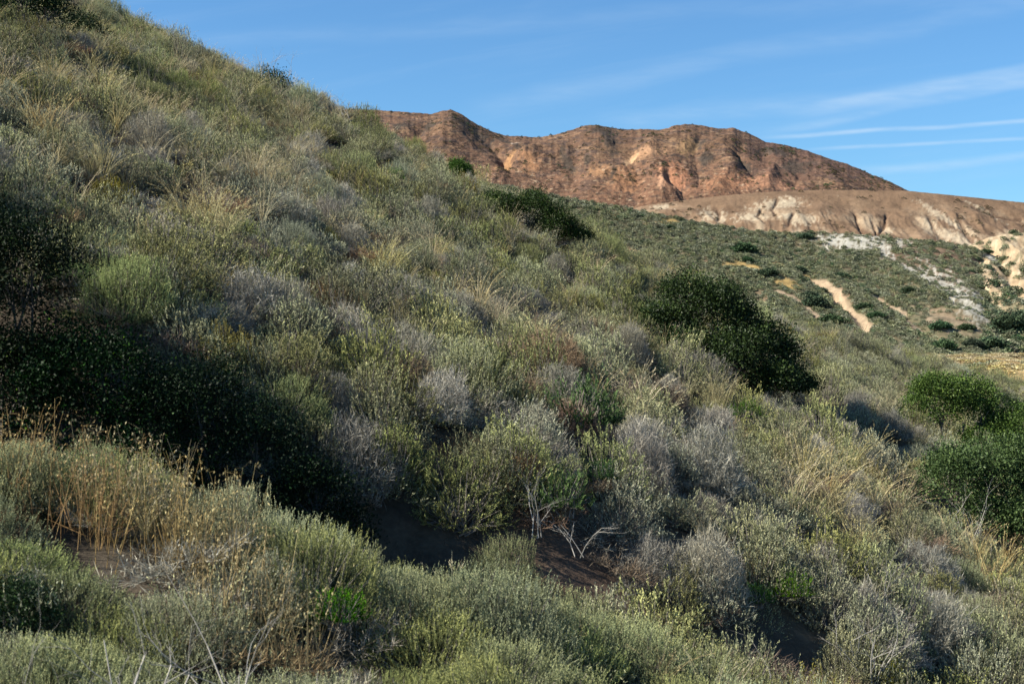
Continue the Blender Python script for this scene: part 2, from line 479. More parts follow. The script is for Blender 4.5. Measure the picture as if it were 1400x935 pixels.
def blob(u, v, cu, cv, ru, rv, ang=0, sharp=.35, j=.35, sc=9):
    a = RAD(ang); du, dv = u - cu, v - cv
    p, q = (du * math.cos(a) + dv * math.sin(a)) / ru, (-du * math.sin(a) + dv * math.cos(a)) / rv
    n = fbm(u / sc, v / sc, cu * .1, 4, .6)
    return 1 - sstep(1 - sharp, 1 + sharp, np.hypot(p, q) + j * n * 1.6)
def mtn_col(u, v, t, P):
    x, y, z = P.T
    z = z * 2.3
    n1 = fbm(x / 60, z / 45, y / 900, 5, .6); n2 = fbm(x / 14, z / 12, y / 300, 4, .65)
    c = np.tile(np.array([[.150, .087, .056]]), (len(u), 1))
    c = mixc(c, (.155, .092, .056), sstep(-.1, .35, n1))
    c = mixc(c, (.225, .138, .082), sstep(.12, .5, fbm(x / 35, z / 30, 9.0, 4)))
    low = sstep(205, 255, v) * (1 - sstep(1040, 1120, u))
    c = mixc(c, (.190, .102, .064), low * (.35 + .5 * sstep(-.2, .3, n1)))
    c = mixc(c, (.085, .058, .048), sstep(.05, .35, n2) * (.9 - .3 * low))
    n3 = fbm(x / 5.0, z / 5.0, y / 140, 3, .7)
    c = mixc(c, (.055, .045, .036), sstep(.18, .42, n3) * .75)
    c = mixc(c, (.33, .23, .14), sstep(.22, .5, -n3) * .5)
    right = sstep(980, 1080, u) * (1 - sstep(235, 262, v))
    c = mixc(c, (.13, .075, .058), right * .6)
    # dark patches: some rock and brush, others along gullies and right of the peak
    for (cu, cv, ru, rv, a) in ((648, 182, 26, 9, 35), (640, 172, 12, 7, 35), (822, 180, 18, 10, 10), (834, 200, 10, 14, -20), (965, 222, 9, 9, 0), (1020, 228, 16, 3.5, 38),
                               (958, 200, 9, 6, 0), (700, 205, 30, 4, 40), (548, 180, 12, 5, -20), (585, 176, 9, 6, -40), (1085, 232, 26, 7, 5), (1060, 212, 22, 7, 10),
                               (840, 246, 4, 12, 10), (802, 222, 5, 6, 0), (980, 262, 6, 5, 0), (775, 225, 6, 15, -40)):
        c = mixc(c, (.060, .050, .040), blob(u, v, cu, cv, ru, rv, a, .5, .7, 6) * .8)
    # pink, ochre and cream outcrops
    for (cu, cv, ru, rv, a, col) in ((885, 220, 24, 6, -8, (.50, .29, .16)), (862, 226, 8, 5, -30, (.55, .36, .20)), (904, 258, 4, 17, 0, (.56, .33, .20)), (922, 248, 17, 14, 0, (.43, .20, .11)),
                                    (1000, 257, 36, 9, -6, (.40, .20, .11)), (1060, 258, 30, 6, 0, (.38, .20, .12)), (690, 232, 16, 5, -40, (.50, .28, .13)), (855, 252, 16, 12, 0, (.43, .22, .11)),
                                    (705, 205, 7, 2, -25, (.55, .42, .33)), (940, 205, 12, 8, -30, (.32, .20, .10)), (725, 235, 12, 10, 20, (.42, .22, .11)), (820, 240, 14, 8, 0, (.40, .22, .11))):
        c = mixc(c, col, blob(u, v, cu, cv, ru, rv, a, .6, .8, 5) * .62)
    spots = sstep(.46, .62, fbm(x / 7, z / 5, 4.4, 3, .7)) * low
    c = mixc(c, (.52, .38, .25), spots * .8)
    return c
mtP, mtU, mtV = hill('mountain_hill', M_CREST, 300, 1500, 1260, 900, 240, mtn_relief, mtn_col, M_MTN, bulge=1.7, jag=1.2, lift=.33, crown=.76)

# --- the smooth tan ridge
T_CREST = [(820, 296), (860, 286), (890, 280), (920, 276), (950, 272), (985, 268), (1020, 265), (1060, 262), (1120, 260), (1180, 260), (1240, 261), (1290, 266),
           (1340, 271), (1400, 277), (1500, 290), (1640, 320)]
T_GUL = [([(1168, 292), (1172, 306), (1180, 322)], 10, 5), ([(1192, 305), (1196, 315), (1198, 325)], 8, 4), ([(1212, 292), (1208, 308), (1200, 324)], 11, 5),
         ([(1040, 290), (1035, 300), (1045, 312)], 7, 4), ([(1062, 276), (1056, 290), (1060, 300)], 7, 4), ([(1270, 300), (1278, 318), (1290, 332)], 7, 5), ([(1310, 300), (1322, 325), (1345, 350)], 8, 6),
         ([(980, 285), (984, 294), (982, 303)], 6, 4), ([(1085, 300), (1080, 312), (1076, 318)], 6, 4), ([(1330, 286), (1360, 296), (1395, 300)], 5, 4)]
def tan_relief(U, V, T, x, D, z):
    r = 8 * fbm(x / 60, D / 60, 3.0, 4) + 1.8 * fbm(x / 9, D / 10, 1.0, 4, .6)
    rill = ridged(x / 7.0 + .6 * fbm(x / 20, z / 9, 2.2, 2), z / 30, 7.0, 3)
    r += 1.8 * rill * sstep(282, 305, V)
    Uw = U + 4 * fbm(U / 12, V / 12, 2.2, 3)
    for pts, a, s in T_GUL:
        d, t = pld(Uw, V, pts); r -= a * .30 * np.exp(-(d / (s * .6)) ** 1.2)
    return r
def tan_col(u, v, t, P):
    x, y, z = P.T
    n = fbm(x / 18, z / 9, 3.0, 5, .6)
    c = np.tile(np.array([[.185, .120, .075]]), (len(u), 1))
    c = mixc(c, (.26, .180, .115), sstep(.0, .45, n) * sstep(262, 295, v))
    c = mixc(c, (.14, .088, .055), sstep(.1, .5, fbm(x / 30, z / 5, 8.0, 4)) * .7)
    low = sstep(278, 310, v)
    c = mixc(c, (.36, .275, .185), low * sstep(-.05, .45, fbm(x / 10, z / 10, 6.0, 5, .65)))
    for (cu, cv, ru, rv, a) in ((905, 284, 11, 3.5, -8), (968, 296, 9, 8, 20), (985, 298, 6, 9, 0), (1062, 282, 26, 7, -5), (1078, 280, 12, 6, 0), (1025, 302, 16, 7, -5),
                               (1095, 309, 18, 6, 0), (1075, 305, 12, 4, 10), (1275, 312, 5, 14, -35), (1212, 315, 7, 5, 0), (1290, 300, 30, 4, 35), (1345, 290, 22, 2.5, 28), (1310, 330, 30, 6, 20)):
        c = mixc(c, (.50, .42, .30), blob(u, v, cu, cv, ru, rv, a, .6, 1.0, 4) * .62)
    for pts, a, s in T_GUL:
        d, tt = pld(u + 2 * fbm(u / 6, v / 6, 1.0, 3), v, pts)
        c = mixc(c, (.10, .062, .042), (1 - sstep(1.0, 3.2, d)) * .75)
    sp = sstep(.45, .6, fbm(x / 2.0, z / 2.0, 2.0, 2)) * sstep(.0, .3, n)
    c = mixc(c, (.62, .52, .38), sp * .6)
    return c
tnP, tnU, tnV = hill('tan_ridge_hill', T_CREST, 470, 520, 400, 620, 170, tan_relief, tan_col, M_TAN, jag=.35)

# --- green scrub slope in the middle distance
G_CREST = [(520, 236), (640, 246), (690, 254), (740, 264), (800, 275), (850, 283), (900, 293), (950, 303), (1000, 311), (1040, 316), (1080, 318), (1120, 318), (1160, 319),
           (1200, 323), (1250, 328), (1290, 331), (1330, 338), (1365, 352), (1400, 372), (1480, 400), (1600, 430)]
def green_relief(U, V, T, x, D, z):
    r = 6 * fbm(x / 45, D / 45 + x / 60, 2.0, 4) + 1.3 * fbm(x / 8, D / 9, 5.0, 3)
    for pts, a, s in (([(1110, 372), (1135, 395), (1160, 415), (1185, 448)], 3.5, 8), ([(1222, 370), (1290, 420), (1355, 445)], -2.5, 9), ([(1200, 405), (1250, 440), (1300, 478)], 2.5, 8),
                      ([(1335, 340), (1365, 380), (1362, 430)], 4.0, 12), ([(1080, 330), (1110, 400), (1180, 470)], 2.0, 16)):
        d, t = pld(U, V, pts); r -= a * np.exp(-(d / s) ** 1.5)
    for (cu, cv, ru, rv) in ((1140, 399, 5, 3.0), (1148, 411, 5, 3.0)):        # two small caves in the pale bank
        r -= 13 * np.exp(-(((U - cu) / ru) ** 2 + ((V - cv) / rv) ** 2) * 1.5)
    return r
def pale_mask(u, v):
    n = fbm(u / 4.0, v / 4.0, 2.0, 4, .65); n2 = fbm(u / 9.0, v / 9.0, 5.0, 3)
    m = 0 * u
    for (cu, cv, ru, rv, a, k) in ((1150, 328, 26, 6, 8, 1), (1185, 328, 18, 6, 10, 1), (1205, 336, 14, 5, 45, 1), (1235, 330, 12, 6, 0, .7), (1255, 374, 28, 5, 30, 1), (1310, 400, 48, 13, 38, .9), (1340, 425, 26, 12, 35, .8),
                                   (1362, 372, 5, 30, -12, 1), (1366, 412, 6, 20, -8, 1), (1352, 350, 16, 4, 50, .8)):
        m = np.maximum(m, k * blob(u, v, cu, cv, ru * 1.15, rv * 1.3, a, .5, .9, 5))
    return m * sstep(-.42, .05, n + .5 * n2)
def tan_mask(u, v):
    m = 0 * u
    uw = u + 3 * fbm(u / 7, v / 7, 1.0, 3); vw = v + 2 * fbm(u / 7, v / 7, 9.0, 3)
    for pts, wd_ in (([(1108, 372), (1130, 382), (1148, 400)], 5), ([(1138, 396), (1152, 412), (1172, 432), (1186, 448)], 9), ([(1196, 402), (1215, 413), (1240, 427)], 3.5),
                     ([(1236, 435), (1262, 455), (1298, 478)], 4), ([(1270, 440), (1300, 455)], 3.5), ([(1062, 402), (1090, 410), (1118, 434)], 4.0)):
        d, t = pld(uw, vw, pts); m = np.maximum(m, 1 - sstep(wd_ * .55, wd_ * 1.1, d))
    m = np.maximum(m, .5 * blob(u, v, 1300, 440, 42, 10, 20, .5, .9, 7))
    return m
def gold_mask(u, v):
    m = 0 * u
    for (cu, cv, ru, rv, a) in ((914, 303, 11, 4.5, 0), (898, 310, 14, 3, 0), (1066, 362, 9, 3, 0), (1075, 388, 18, 5, 12), (1030, 372, 16, 3.5, 12), (1012, 366, 12, 2.5, 10), (1100, 368, 8, 3, 0), (1008, 368, 20, 2.5, 0)):
        m = np.maximum(m, blob(u, v, cu, cv, ru, rv, a, .4, .6, 5))
    return m
def green_col(u, v, t, P):
    x, y, z = P.T
    c = np.tile(np.array([[.120, .110, .065]]), (len(u), 1))
    c = mixc(c, (.19, .135, .085), sstep(-.1, .5, fbm(x / 7, z / 4, 2.0, 4)))
    c = mixc(c, (.19, .120, .085), blob(u, v, 1290, 352, 75, 20, 5, .6, .6, 14) * .7)
    c = mixc(c, (.36, .25, .10), gold_mask(u, v))
    c = mixc(c, (.36, .27, .18), tan_mask(u, v) * .95)
    c = mixc(c, (.47, .445, .375), pale_mask(u, v) * .95)
    return c
grP, grU, grV = hill('scrub_slope_hill', G_CREST, 545, 330, 228, 560, 190, green_relief, green_col, M_MID, jag=.5)

# --- cream eroded spur at the right edge
R_CREST = [(1300, 420), (1325, 345), (1335, 332), (1350, 325), (1375, 320), (1400, 318), (1450, 322), (1560, 345), (1640, 380)]
def spur_relief(U, V, T, x, D, z):
    r = 4 * (ridged(x / 9, z / 22, 3.0, 4) - 1) + 2.0 * fbm(x / 7, z / 7, 5.0, 4)
    d, t = pld(U, V, [(1348, 330), (1365, 352), (1385, 385), (1400, 405)]); r -= 4 * np.exp(-(d / 8) ** 2)
    return r
def spur_col(u, v, t, P):
    c = np.tile(np.array([[.36, .265, .165]]), (len(u), 1))
    c = mixc(c, (.46, .37, .25), sstep(-.2, .4, fbm(u / 8, v / 8, 3.0, 4)))
    c = mixc(c, (.125, .115, .07), sstep(.05, .3, fbm(u / 12, v / 9, 8.0, 4)) * .8)
    c = mixc(c, (.13, .12, .07), sstep(405, 440, v))
    return c
spP, spU, spV = hill('cream_spur_hill', R_CREST, 520, 345, 245, 200, 110, spur_relief, spur_col, M_MID, jag=.6)

# ------------------------------------------------------------------ plant shapes (prototypes live outside the scene)
def dome_pts(n, rs, R, H, lump=.34, low=-.12, fill=.22, nz=1.9):
    d = norm(rs.normal(size=(n * 3, 3))); d = d[d[:, 2] > low][:n]
    n = len(d)
    off = rs.uniform(0, 90)
    k = 1 + lump * 1.6 * fbm(d[:, 0] * nz + off, d[:, 1] * nz, d[:, 2] * nz, 3)
    inner = np.where(rs.uniform(size=n) < fill, rs.uniform(.45, .95, n), rs.uniform(.93, 1.04, n))
    return d * (k * inner)[:, None] * np.array([R, R, H]), d

def make_sage(seed, R, H, nsp, nlf, sl, ll, lw, mat, upness=.85, stem_mat=None, splay=.75, wild=.2, lump=.34):
    rs = np.random.RandomState(seed)
    tip, out = dome_pts(nsp, rs, R, H, lump)
    n = len(tip)
    sd_ = norm(out * .45 + np.array([0, 0, upness]) + rs.normal(size=(n, 3)) * wild)
    L = sl * rs.uniform(.6, 1.35, n)
    tip = tip + sd_ * (L * .35)[:, None]
    base = tip - sd_ * L[:, None]
    base[:, 2] = np.maximum(base[:, 2], .01)
    bag = Bag()
    s = (np.arange(nlf) + .5) / nlf
    s = s[None] + rs.uniform(-.5, .5, (n, nlf)) / nlf
    bend = norm(rs.normal(size=(n, 3))) * (L * .10)[:, None]
    pb = base[:, None] + (tip - base)[:, None] * s[..., None] + bend[:, None] * (s * (1 - s) * 4)[..., None]
    ld = norm(sd_[:, None] * .9 + norm(rs.normal(size=(n, nlf, 3))) * splay)
    sz = (1.1 - .55 * s) * rs.uniform(.7, 1.25, (n, nlf))
    v, q = leaves(pb.reshape(-1, 3), ld.reshape(-1, 3), (ll * sz).ravel(), (lw * np.sqrt(sz)).ravel(), rs, .25)
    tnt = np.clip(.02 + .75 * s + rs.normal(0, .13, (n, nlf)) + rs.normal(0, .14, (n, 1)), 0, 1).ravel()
    bag.add(v, q, np.repeat(tnt, 4))
    fol = bag.mesh('sage_foliage', mat)
    # woody stems
    m = min(n, 110)
    idx = rs.permutation(n)[:m]
    root = rs.normal(0, .05, (m, 3)) * np.array([1, 1, 0])
    mid = (root + base[idx]) * .5 * np.array([1.12, 1.12, .85])
    root[:, 2] = -.08
    sb = Bag()
    r0 = rs.uniform(.004, .009, m)
    v, q = tubes(root, mid, r0, r0 * .7); sb.add(v, q, .5)
    v, q = tubes(mid, base[idx] + (tip - base)[idx] * .5, r0 * .7, r0 * .3); sb.add(v, q, .5)
    stem = sb.mesh('sage_stems', stem_mat or M_BARK)
    return fol, stem

def make_twiggy(seed, R, H, n1, mat, n2=7):
    """dry bare shrub: every limb forks into fine twigs"""
    rs = np.random.RandomState(seed)
    tip, out = dome_pts(n1, rs, R, H, .3)
    n = len(tip)
    L = rs.uniform(.12, .26, n)
    d = norm(out * .6 + np.array([0, 0, .6]) + rs.normal(size=(n, 3)) * .3)
    base = tip - d * L[:, None]; base[:, 2] = np.maximum(base[:, 2], .01)
    bag = Bag()
    v, q = tubes(base, tip, .0022, .001); bag.add(v, q, np.repeat(rs.uniform(.2, .8, n), 6))
    s = rs.uniform(.15, 1, (n, n2))
    pb = base[:, None] + (tip - base)[:, None] * s[..., None]
    td = norm(d[:, None] + rs.normal(size=(n, n2, 3)) * .65)
    v, q = leaves(pb.reshape(-1, 3), td.reshape(-1, 3), rs.uniform(.03, .11, n * n2), .0036, rs)
    bag.add(v, q, np.repeat(rs.uniform(.2, 1, n * n2), 4))
    # small dry seed heads and leaflets
    k = n * 3
    pk = (base[:, None] + (tip - base)[:, None] * rs.uniform(.6, 1.1, (n, 3))[..., None]).reshape(-1, 3) + rs.normal(0, .012, (k, 3))
    v, q = leaves(pk, norm(rs.normal(size=(k, 3))), .011, .009, rs)
    bag.add(v, q, np.repeat(rs.uniform(0, 1, k), 4))
    fol = bag.mesh('twigs', mat)
    m = min(n, 80); idx = rs.permutation(n)[:m]
    root = rs.normal(0, .05, (m, 3)) * np.array([1, 1, 0]); root[:, 2] = -.08
    mid = (root + base[idx]) * .5 * np.array([1.15, 1.15, .8])
    sb = Bag(); r0 = rs.uniform(.003, .008, m)
    v, q = tubes(root, mid, r0, r0 * .7); sb.add(v, q, .5)
    v, q = tubes(mid, base[idx], r0 * .7, r0 * .35); sb.add(v, q, .5)
    return fol, sb.mesh('stems', M_BARK)

def make_tuft(seed, nb, L, spread, mat, width=.004, droop=.5, head=True, seg=5):
    """grass tuft of arching blades, with feathery heads"""
    rs = np.random.RandomState(seed)
    bag = Bag()
    a = rs.uniform(0, 2 * math.pi, nb); r = rs.uniform(0, spread, nb)
    p = np.stack([np.cos(a) * r * .4, np.sin(a) * r * .4, np.full(nb, -.03)], 1)
    hd = rs.uniform(0, 2 * math.pi, nb)
    d = norm(np.stack([np.cos(hd) * .3, np.sin(hd) * .3, np.ones(nb)], 1) + rs.normal(0, .12, (nb, 3)))
    ll = L * rs.uniform(.5, 1.25, nb)
    dr = droop * rs.uniform(.3, 1.6, nb)
    side = norm(np.cross(d, rs.normal(size=(nb, 3))))
    tnt = rs.uniform(.1, 1, nb)
    pts = [p]; dirs = []
    for k in range(seg):
        d = norm(d + np.stack([np.cos(hd), np.sin(hd), np.full(nb, -.6)], 1) * (dr / seg * (.25 + 1.2 * k / seg))[:, None])
        dirs.append(d); p = p + d * (ll / seg)[:, None]; pts.append(p)
    V = []
    for k, q in enumerate(pts):
        wk = width * (1 - .75 * k / seg)
        V += [q - side * wk * .5, q + side * wk * .5]
    V = np.stack(V, 1)
    o = (np.arange(nb) * (2 * seg + 2))[:, None]
    Q = np.concatenate([o + np.array([[2 * k, 2 * k + 1, 2 * k + 3, 2 * k + 2]]) for k in range(seg)], 0)
    bag.add(V.reshape(-1, 3), Q, np.repeat(tnt, 2 * seg + 2))
    if head:
        hn = 9
        t = rs.uniform(0, 1, (nb, hn))
        pb = pts[-2][:, None] + (pts[-1] - pts[-2])[:, None] * t[..., None] * 1.1
        ld = norm(dirs[-1][:, None] + rs.normal(size=(nb, hn, 3)) * .35)
        v, q = leaves(pb.reshape(-1, 3), ld.reshape(-1, 3), rs.uniform(.012, .03, nb * hn), .0055, rs)
        bag.add(v, q, np.repeat(np.clip(rs.uniform(.4, 1.1, nb * hn), 0, 1), 4))
    return bag.mesh('tuft', mat)

def make_oats(seed, nb, L, spread):
    """wild oats: upright stalks with dangling spikelets"""
    rs = np.random.RandomState(seed)
    bag = Bag()
    a = rs.uniform(0, 2 * math.pi, nb); r = spread * np.sqrt(rs.uniform(0, 1, nb))
    p0 = np.stack([np.cos(a) * r, np.sin(a) * r, np.full(nb, -.1)], 1)
    lean = rs.normal(0, .16, (nb, 3)); lean[:, 2] = 1; lean = norm(lean)
    ll = L * rs.uniform(.65, 1.2, nb)
    p1 = p0 + lean * (ll * .6)[:, None]
    l2 = norm(lean + rs.normal(0, .15, (nb, 3)))
    p2 = p1 + l2 * (ll * .4)[:, None]
    v, q = tubes(p0, p1, .0024, .0018); bag.add(v, q, np.repeat(rs.uniform(.2, .8, nb), 6))
    v, q = tubes(p1, p2, .0018, .0008); bag.add(v, q, np.repeat(rs.uniform(.4, 1, nb), 6))
    k = 13
    t = rs.uniform(-.25, 1, (nb, k))
    at = p1[:, None] + (p2 - p1)[:, None] * t[..., None]
    br = rs.normal(size=(nb, k, 3)) * np.array([.035, .035, .02]) + np.array([0, 0, .01])
    tipp = at + br
    v, q = leaves(at.reshape(-1, 3), norm(br).reshape(-1, 3), np.linalg.norm(br, axis=-1).ravel(), .0016, rs); bag.add(v, q, .6)
    hang = norm(np.array([0, 0, -1.]) + rs.normal(size=(nb, k, 3)) * .35).reshape(-1, 3)
    for j in range(2):
        v, q = leaves(tipp.reshape(-1, 3), norm(hang + rs.normal(0, .2, hang.shape)), rs.uniform(.016, .026, nb * k), .0075, rs)
        bag.add(v, q, np.repeat(np.clip(rs.uniform(.3, 1.15, nb * k), 0, 1), 4))
    # basal dry leaves
    m = nb * 3
    pb = p0[rs.randint(0, nb, m)] + rs.normal(0, .03, (m, 3)); pb[:, 2] = -.02
    v, q = leaves(pb, norm(rs.normal(0, .35, (m, 3)) + np.array([0, 0, 1.])), rs.uniform(.15, .4, m), .006, rs)
    bag.add(v, q, np.repeat(rs.uniform(0, .6, m), 4))
    return bag.mesh('oats', M_OAT)

def make_bush(seed, lobes, nclu, per, ll, lw, mat, trunks=5, spray=.06):
    """broad-leaved evergreen: lobes = [(x,y,z,rx,ry,rz)], leaf clusters on and inside their surfaces; trunk with limbs"""
    rs = np.random.RandomState(seed)
    lob = np.array(lobes, float)
    sub = []
    for l in lob:                      # smaller clumps of foliage standing out from each main mass
        for _ in range(4):
            dd = norm(rs.normal(size=3)); dd[2] = abs(dd[2]) * .9; k_ = rs.uniform(.34, .50)
            sub.append(np.concatenate([l[:3] + dd * l[3:] * .80, l[3:] * k_]))
    lob[:, 3:] *= .90
    if nclu > 900: lob = np.concatenate([lob, np.array(sub)])
    nlim = len(lobes)
    area = (lob[:, 3] * lob[:, 4] * lob[:, 5]) ** (2 / 3); pr = area / area.sum()
    li = rs.choice(len(lob), nclu, p=pr)
    d = norm(rs.normal(size=(nclu, 3)))
    d[:, 2] = np.where(d[:, 2] < -.35, -d[:, 2], d[:, 2])
    k = 1 + .62 * fbm(d[:, 0] * 2.6 + li * 7.3, d[:, 1] * 2.6, d[:, 2] * 2.6, 3, .65)
    inner = np.where(rs.uniform(size=nclu) < .22, rs.uniform(.5, .92, nclu), rs.uniform(.93, 1.05, nclu))
    c = lob[li, :3] + d * (k * inner)[:, None] * lob[li, 3:]
    # drop clusters that are deep inside another lobe
    deep = np.zeros(nclu, bool)
    for j in range(len(lob)):
        q = (c - lob[j, :3]) / lob[j, 3:]
        deep |= (np.linalg.norm(q, axis=1) < .62) & (li != j)
    c, d = c[~deep], d[~deep]
    c[:, 2] = np.maximum(c[:, 2], .03)
    n = len(c)
    gaps = fbm(c[:, 0] * 4.2, c[:, 1] * 4.2, c[:, 2] * 4.2, 2)
    keep = gaps > -.36
    c, d = c[keep], d[keep]; n = len(c)
    off = rs.normal(size=(n, per, 3)) * spray
    pb = c[:, None] + off
    ld = norm(d[:, None] * .7 + np.array([0, 0, .35]) + rs.normal(size=(n, per, 3)) * .8)
    sz = rs.uniform(.6, 1.25, (n * per))
    v, q = leaves(pb.reshape(-1, 3), ld.reshape(-1, 3), ll * sz, lw * sz, rs, .3)
    tnt = np.clip(.4 * rs.beta(2, 2.5, n * per) + np.repeat(rs.normal(.24, .2, n), per), 0, 1)
    bag = Bag(); bag.add(v, q, np.repeat(tnt, 4))
    crown = bag.mesh('crown', mat)
    # trunk and limbs
    A, B, ra, rb = [], [], [], []
    for j in range(trunks * 3):
        l = lob[j % nlim]
        root = np.array([lob[:, 0].mean(), lob[:, 1].mean(), 0]) * .4 + np.array([l[0], l[1], 0]) * .6 + np.append(rs.normal(0, .08, 2), -.25)
        end = l[:3] + rs.normal(size=3) * l[3:] * .28
        mid = (root + end) / 2 + rs.normal(0, .06, 3)
        r = rs.uniform(.018, .035)
        A += [root, mid]; B += [mid, end]; ra += [r, r * .7]; rb += [r * .7, r * .35]
        for _ in range(4):
            e2 = end + rs.normal(size=3) * l[3:] * .28
            A.append(mid * .4 + end * .6); B.append(e2); ra.append(r * .4); rb.append(r * .12)
    tb = Bag(); v, q = tubes(np.array(A), np.array(B), np.array(ra), np.array(rb)); tb.add(v, q, .5)
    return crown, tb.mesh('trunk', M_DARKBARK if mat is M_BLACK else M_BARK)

def make_snag(seed, n, L, spread, depth=3, r0=.0065):
    """bare bleached branches that fork"""
    rs = np.random.RandomState(seed)
    A, B, ra, rb = [], [], [], []
    def grow(p, d, l, r, k):
        for _ in range(3):
            q = p + d * l / 3; A.append(p); B.append(q); ra.append(r); rb.append(r * .85); p = q; r *= .85
            d = d + rs.normal(0, .16, 3); d /= np.linalg.norm(d)
            if k > 0 and rs.uniform() < .85:
                dd = d + rs.normal(0, .55, 3); dd[2] = abs(dd[2]) * .8 + .1; dd /= np.linalg.norm(dd)
                grow(p, dd, l * rs.uniform(.4, .65), r * .6, k - 1)
    for _ in range(n):
        d = rs.normal(0, spread, 3); d[2] = 1; d /= np.linalg.norm(d)
        grow(np.append(rs.normal(0, .04, 2), -.08), d, L * rs.uniform(.7, 1.1), r0 * rs.uniform(.7, 1.1), depth)
    b = Bag(); v, q = tubes(np.array(A), np.array(B), np.array(ra), np.array(rb)); b.add(v, q, .5)
    return b.mesh('branches', M_BLEACHED)

SAGE = []      # (foliage, stems, look, habit); 0-3 olive mounds, 4-7 silver mounds, 8 yellow, 9-12 spiky plants of the near bank
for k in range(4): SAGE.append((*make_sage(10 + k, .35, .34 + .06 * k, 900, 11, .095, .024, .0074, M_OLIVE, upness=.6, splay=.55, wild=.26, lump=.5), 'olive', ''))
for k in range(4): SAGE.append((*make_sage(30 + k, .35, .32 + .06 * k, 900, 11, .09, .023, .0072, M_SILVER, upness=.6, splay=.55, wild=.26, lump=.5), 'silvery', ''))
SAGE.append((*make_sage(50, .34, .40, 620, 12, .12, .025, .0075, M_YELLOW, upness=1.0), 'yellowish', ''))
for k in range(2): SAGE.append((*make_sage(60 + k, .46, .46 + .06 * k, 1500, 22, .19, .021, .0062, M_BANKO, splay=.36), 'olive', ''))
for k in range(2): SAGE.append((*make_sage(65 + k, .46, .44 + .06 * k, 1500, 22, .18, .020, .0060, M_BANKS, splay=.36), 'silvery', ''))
TWIG = []
for k in range(3): TWIG.append((*make_twiggy(70 + k, .36, .34 + .05 * k, 800, M_GREY, 9), 'grey', 'bare twiggy'))
TWIG.append((*make_twiggy(80, .34, .34, 750, M_BROWN, 9), 'rusty brown', 'withered'))
TUFT = [make_tuft(100 + k, 46, .55, .16, M_STRAW, .0065, .8) for k in range(3)] + [make_tuft(110 + k, 34, .36, .2, M_STRAW, .006, 1.0) for k in range(2)]

# ------------------------------------------------------------------ named dark and bright plants (landmarks)
from math import cos, sin
rng = np.random.RandomState(11)
LAND = []          # (u, v, phrase) anchors for labels
BLOCK = []         # plan discs kept free of scatter
def y_at(u, v, y0=4.5):
    """distance at which the ground first rises to the sight line through (u, v)"""
    ys = np.linspace(y0, 60, 4000)
    hit = ground((u - 700) / F * ys, ys) >= (467.5 - v) / F * ys
    return float(ys[np.argmax(hit)]) if hit.any() else None
def place_plant(name, x, y, crown, trunk, label, cat, group=None, rz=0.0, s=1.0, phrase=None, crown_name='crown', trunk_name='trunk', rad=0, dz=0.0):
    z = float(ground(x, y)) + dz
    e = obj(name, None, None, (x, y, z), label, cat, group)
    e.rotation_euler = (0, 0, rz); e.scale = (s, s, s)
    obj(crown_name, crown, e)
    if trunk: obj(trunk_name, trunk, e)
    if rad: BLOCK.append((x, y, rad))
    if phrase:
        u, v = proj(np.array([x, y, z + .3])); LAND.append((float(u), float(v), phrase))
    return e
# big dark shrub right of centre: follows the slope down to the right
def lobes_on(xc, yc, pts):
    z0 = float(ground(xc, yc))
    return [(dx, dy, float(ground(xc + dx, yc + dy)) - z0 + h, rx, ry, rz) for dx, dy, h, rx, ry, rz in pts]
c, t = make_bush(201, lobes_on(3.75, 23.4, [(-.95, .3, .42, .50, .55, .42), (-.55, .4, 1.05, .50, .55, .46), (-.05, .3, 1.0, .58, .7, .58), (.45, 0, .75, .50, .6, .58), (.85, .3, .90, .42, .55, .55),
                                (1.05, 0, .50, .42, .5, .50), (.1, -.55, .42, .6, .5, .45), (.75, -.5, .38, .5, .45, .45), (1.3, .1, .25, .3, .4, .34), (-.5, -.25, .38, .5, .5, .36)]), 3600, 20, .044, .027, M_DARK, spray=.075)
place_plant('evergreen_shrub', 3.5, 23.4, c, t, 'largest dark evergreen shrub, standing alone right of centre on the sage slope', 'evergreen shrub', None, 0, 1, 'the big dark shrub', dz=.08)
BLOCK += [(3.1, 23.5, .85), (4.0, 23.4, 1.1), (4.7, 23.5, .7)]
c, t = make_bush(202, lobes_on(7.2, 20.3, [(-.75, .0, .75, .55, .6, .55), (-.2, .1, .95, .6, .6, .58), (.35, .0, .85, .6, .6, .6), (.8, .1, .8, .6, .6, .6), (-.5, -.35, .5, .45, .4, .4), (.2, -.4, .45, .55, .45, .45), (.9, -.35, .4, .5, .4, .4)]), 3200, 20, .042, .025, M_MIDGREEN, spray=.07)
place_plant('evergreen_shrub', 7.2, 20.3, c, t, 'large fresh green leafy shrub cut by the right edge', 'evergreen shrub', None, 0, 1, 'the large green shrub', dz=.22)
BLOCK += [(6.6, 20.3, .8), (7.5, 20.3, 1.0)]
c, t = make_bush(203, lobes_on(9.3, 27.6, [(-.95, 0, .65, .55, .6, .52), (-.3, .2, .75, .65, .6, .60), (.45, .0, .65, .65, .6, .55), (1.1, .2, .55, .6, .6, .5), (-1.35, -.2, .3, .35, .4, .35), (.1, -.4, .4, .7, .4, .4)]), 3000, 18, .045, .027, M_MIDGREEN, spray=.075)
place_plant('evergreen_shrub', 9.3, 27.6, c, t, 'low wide green shrub behind the large green shrub at the right edge', 'evergreen shrub', None, 0, 1, 'the low wide green shrub', dz=.2)
BLOCK += [(8.3, 27.6, .9), (9.6, 27.6, 1.2), (10.5, 27.7, .9)]
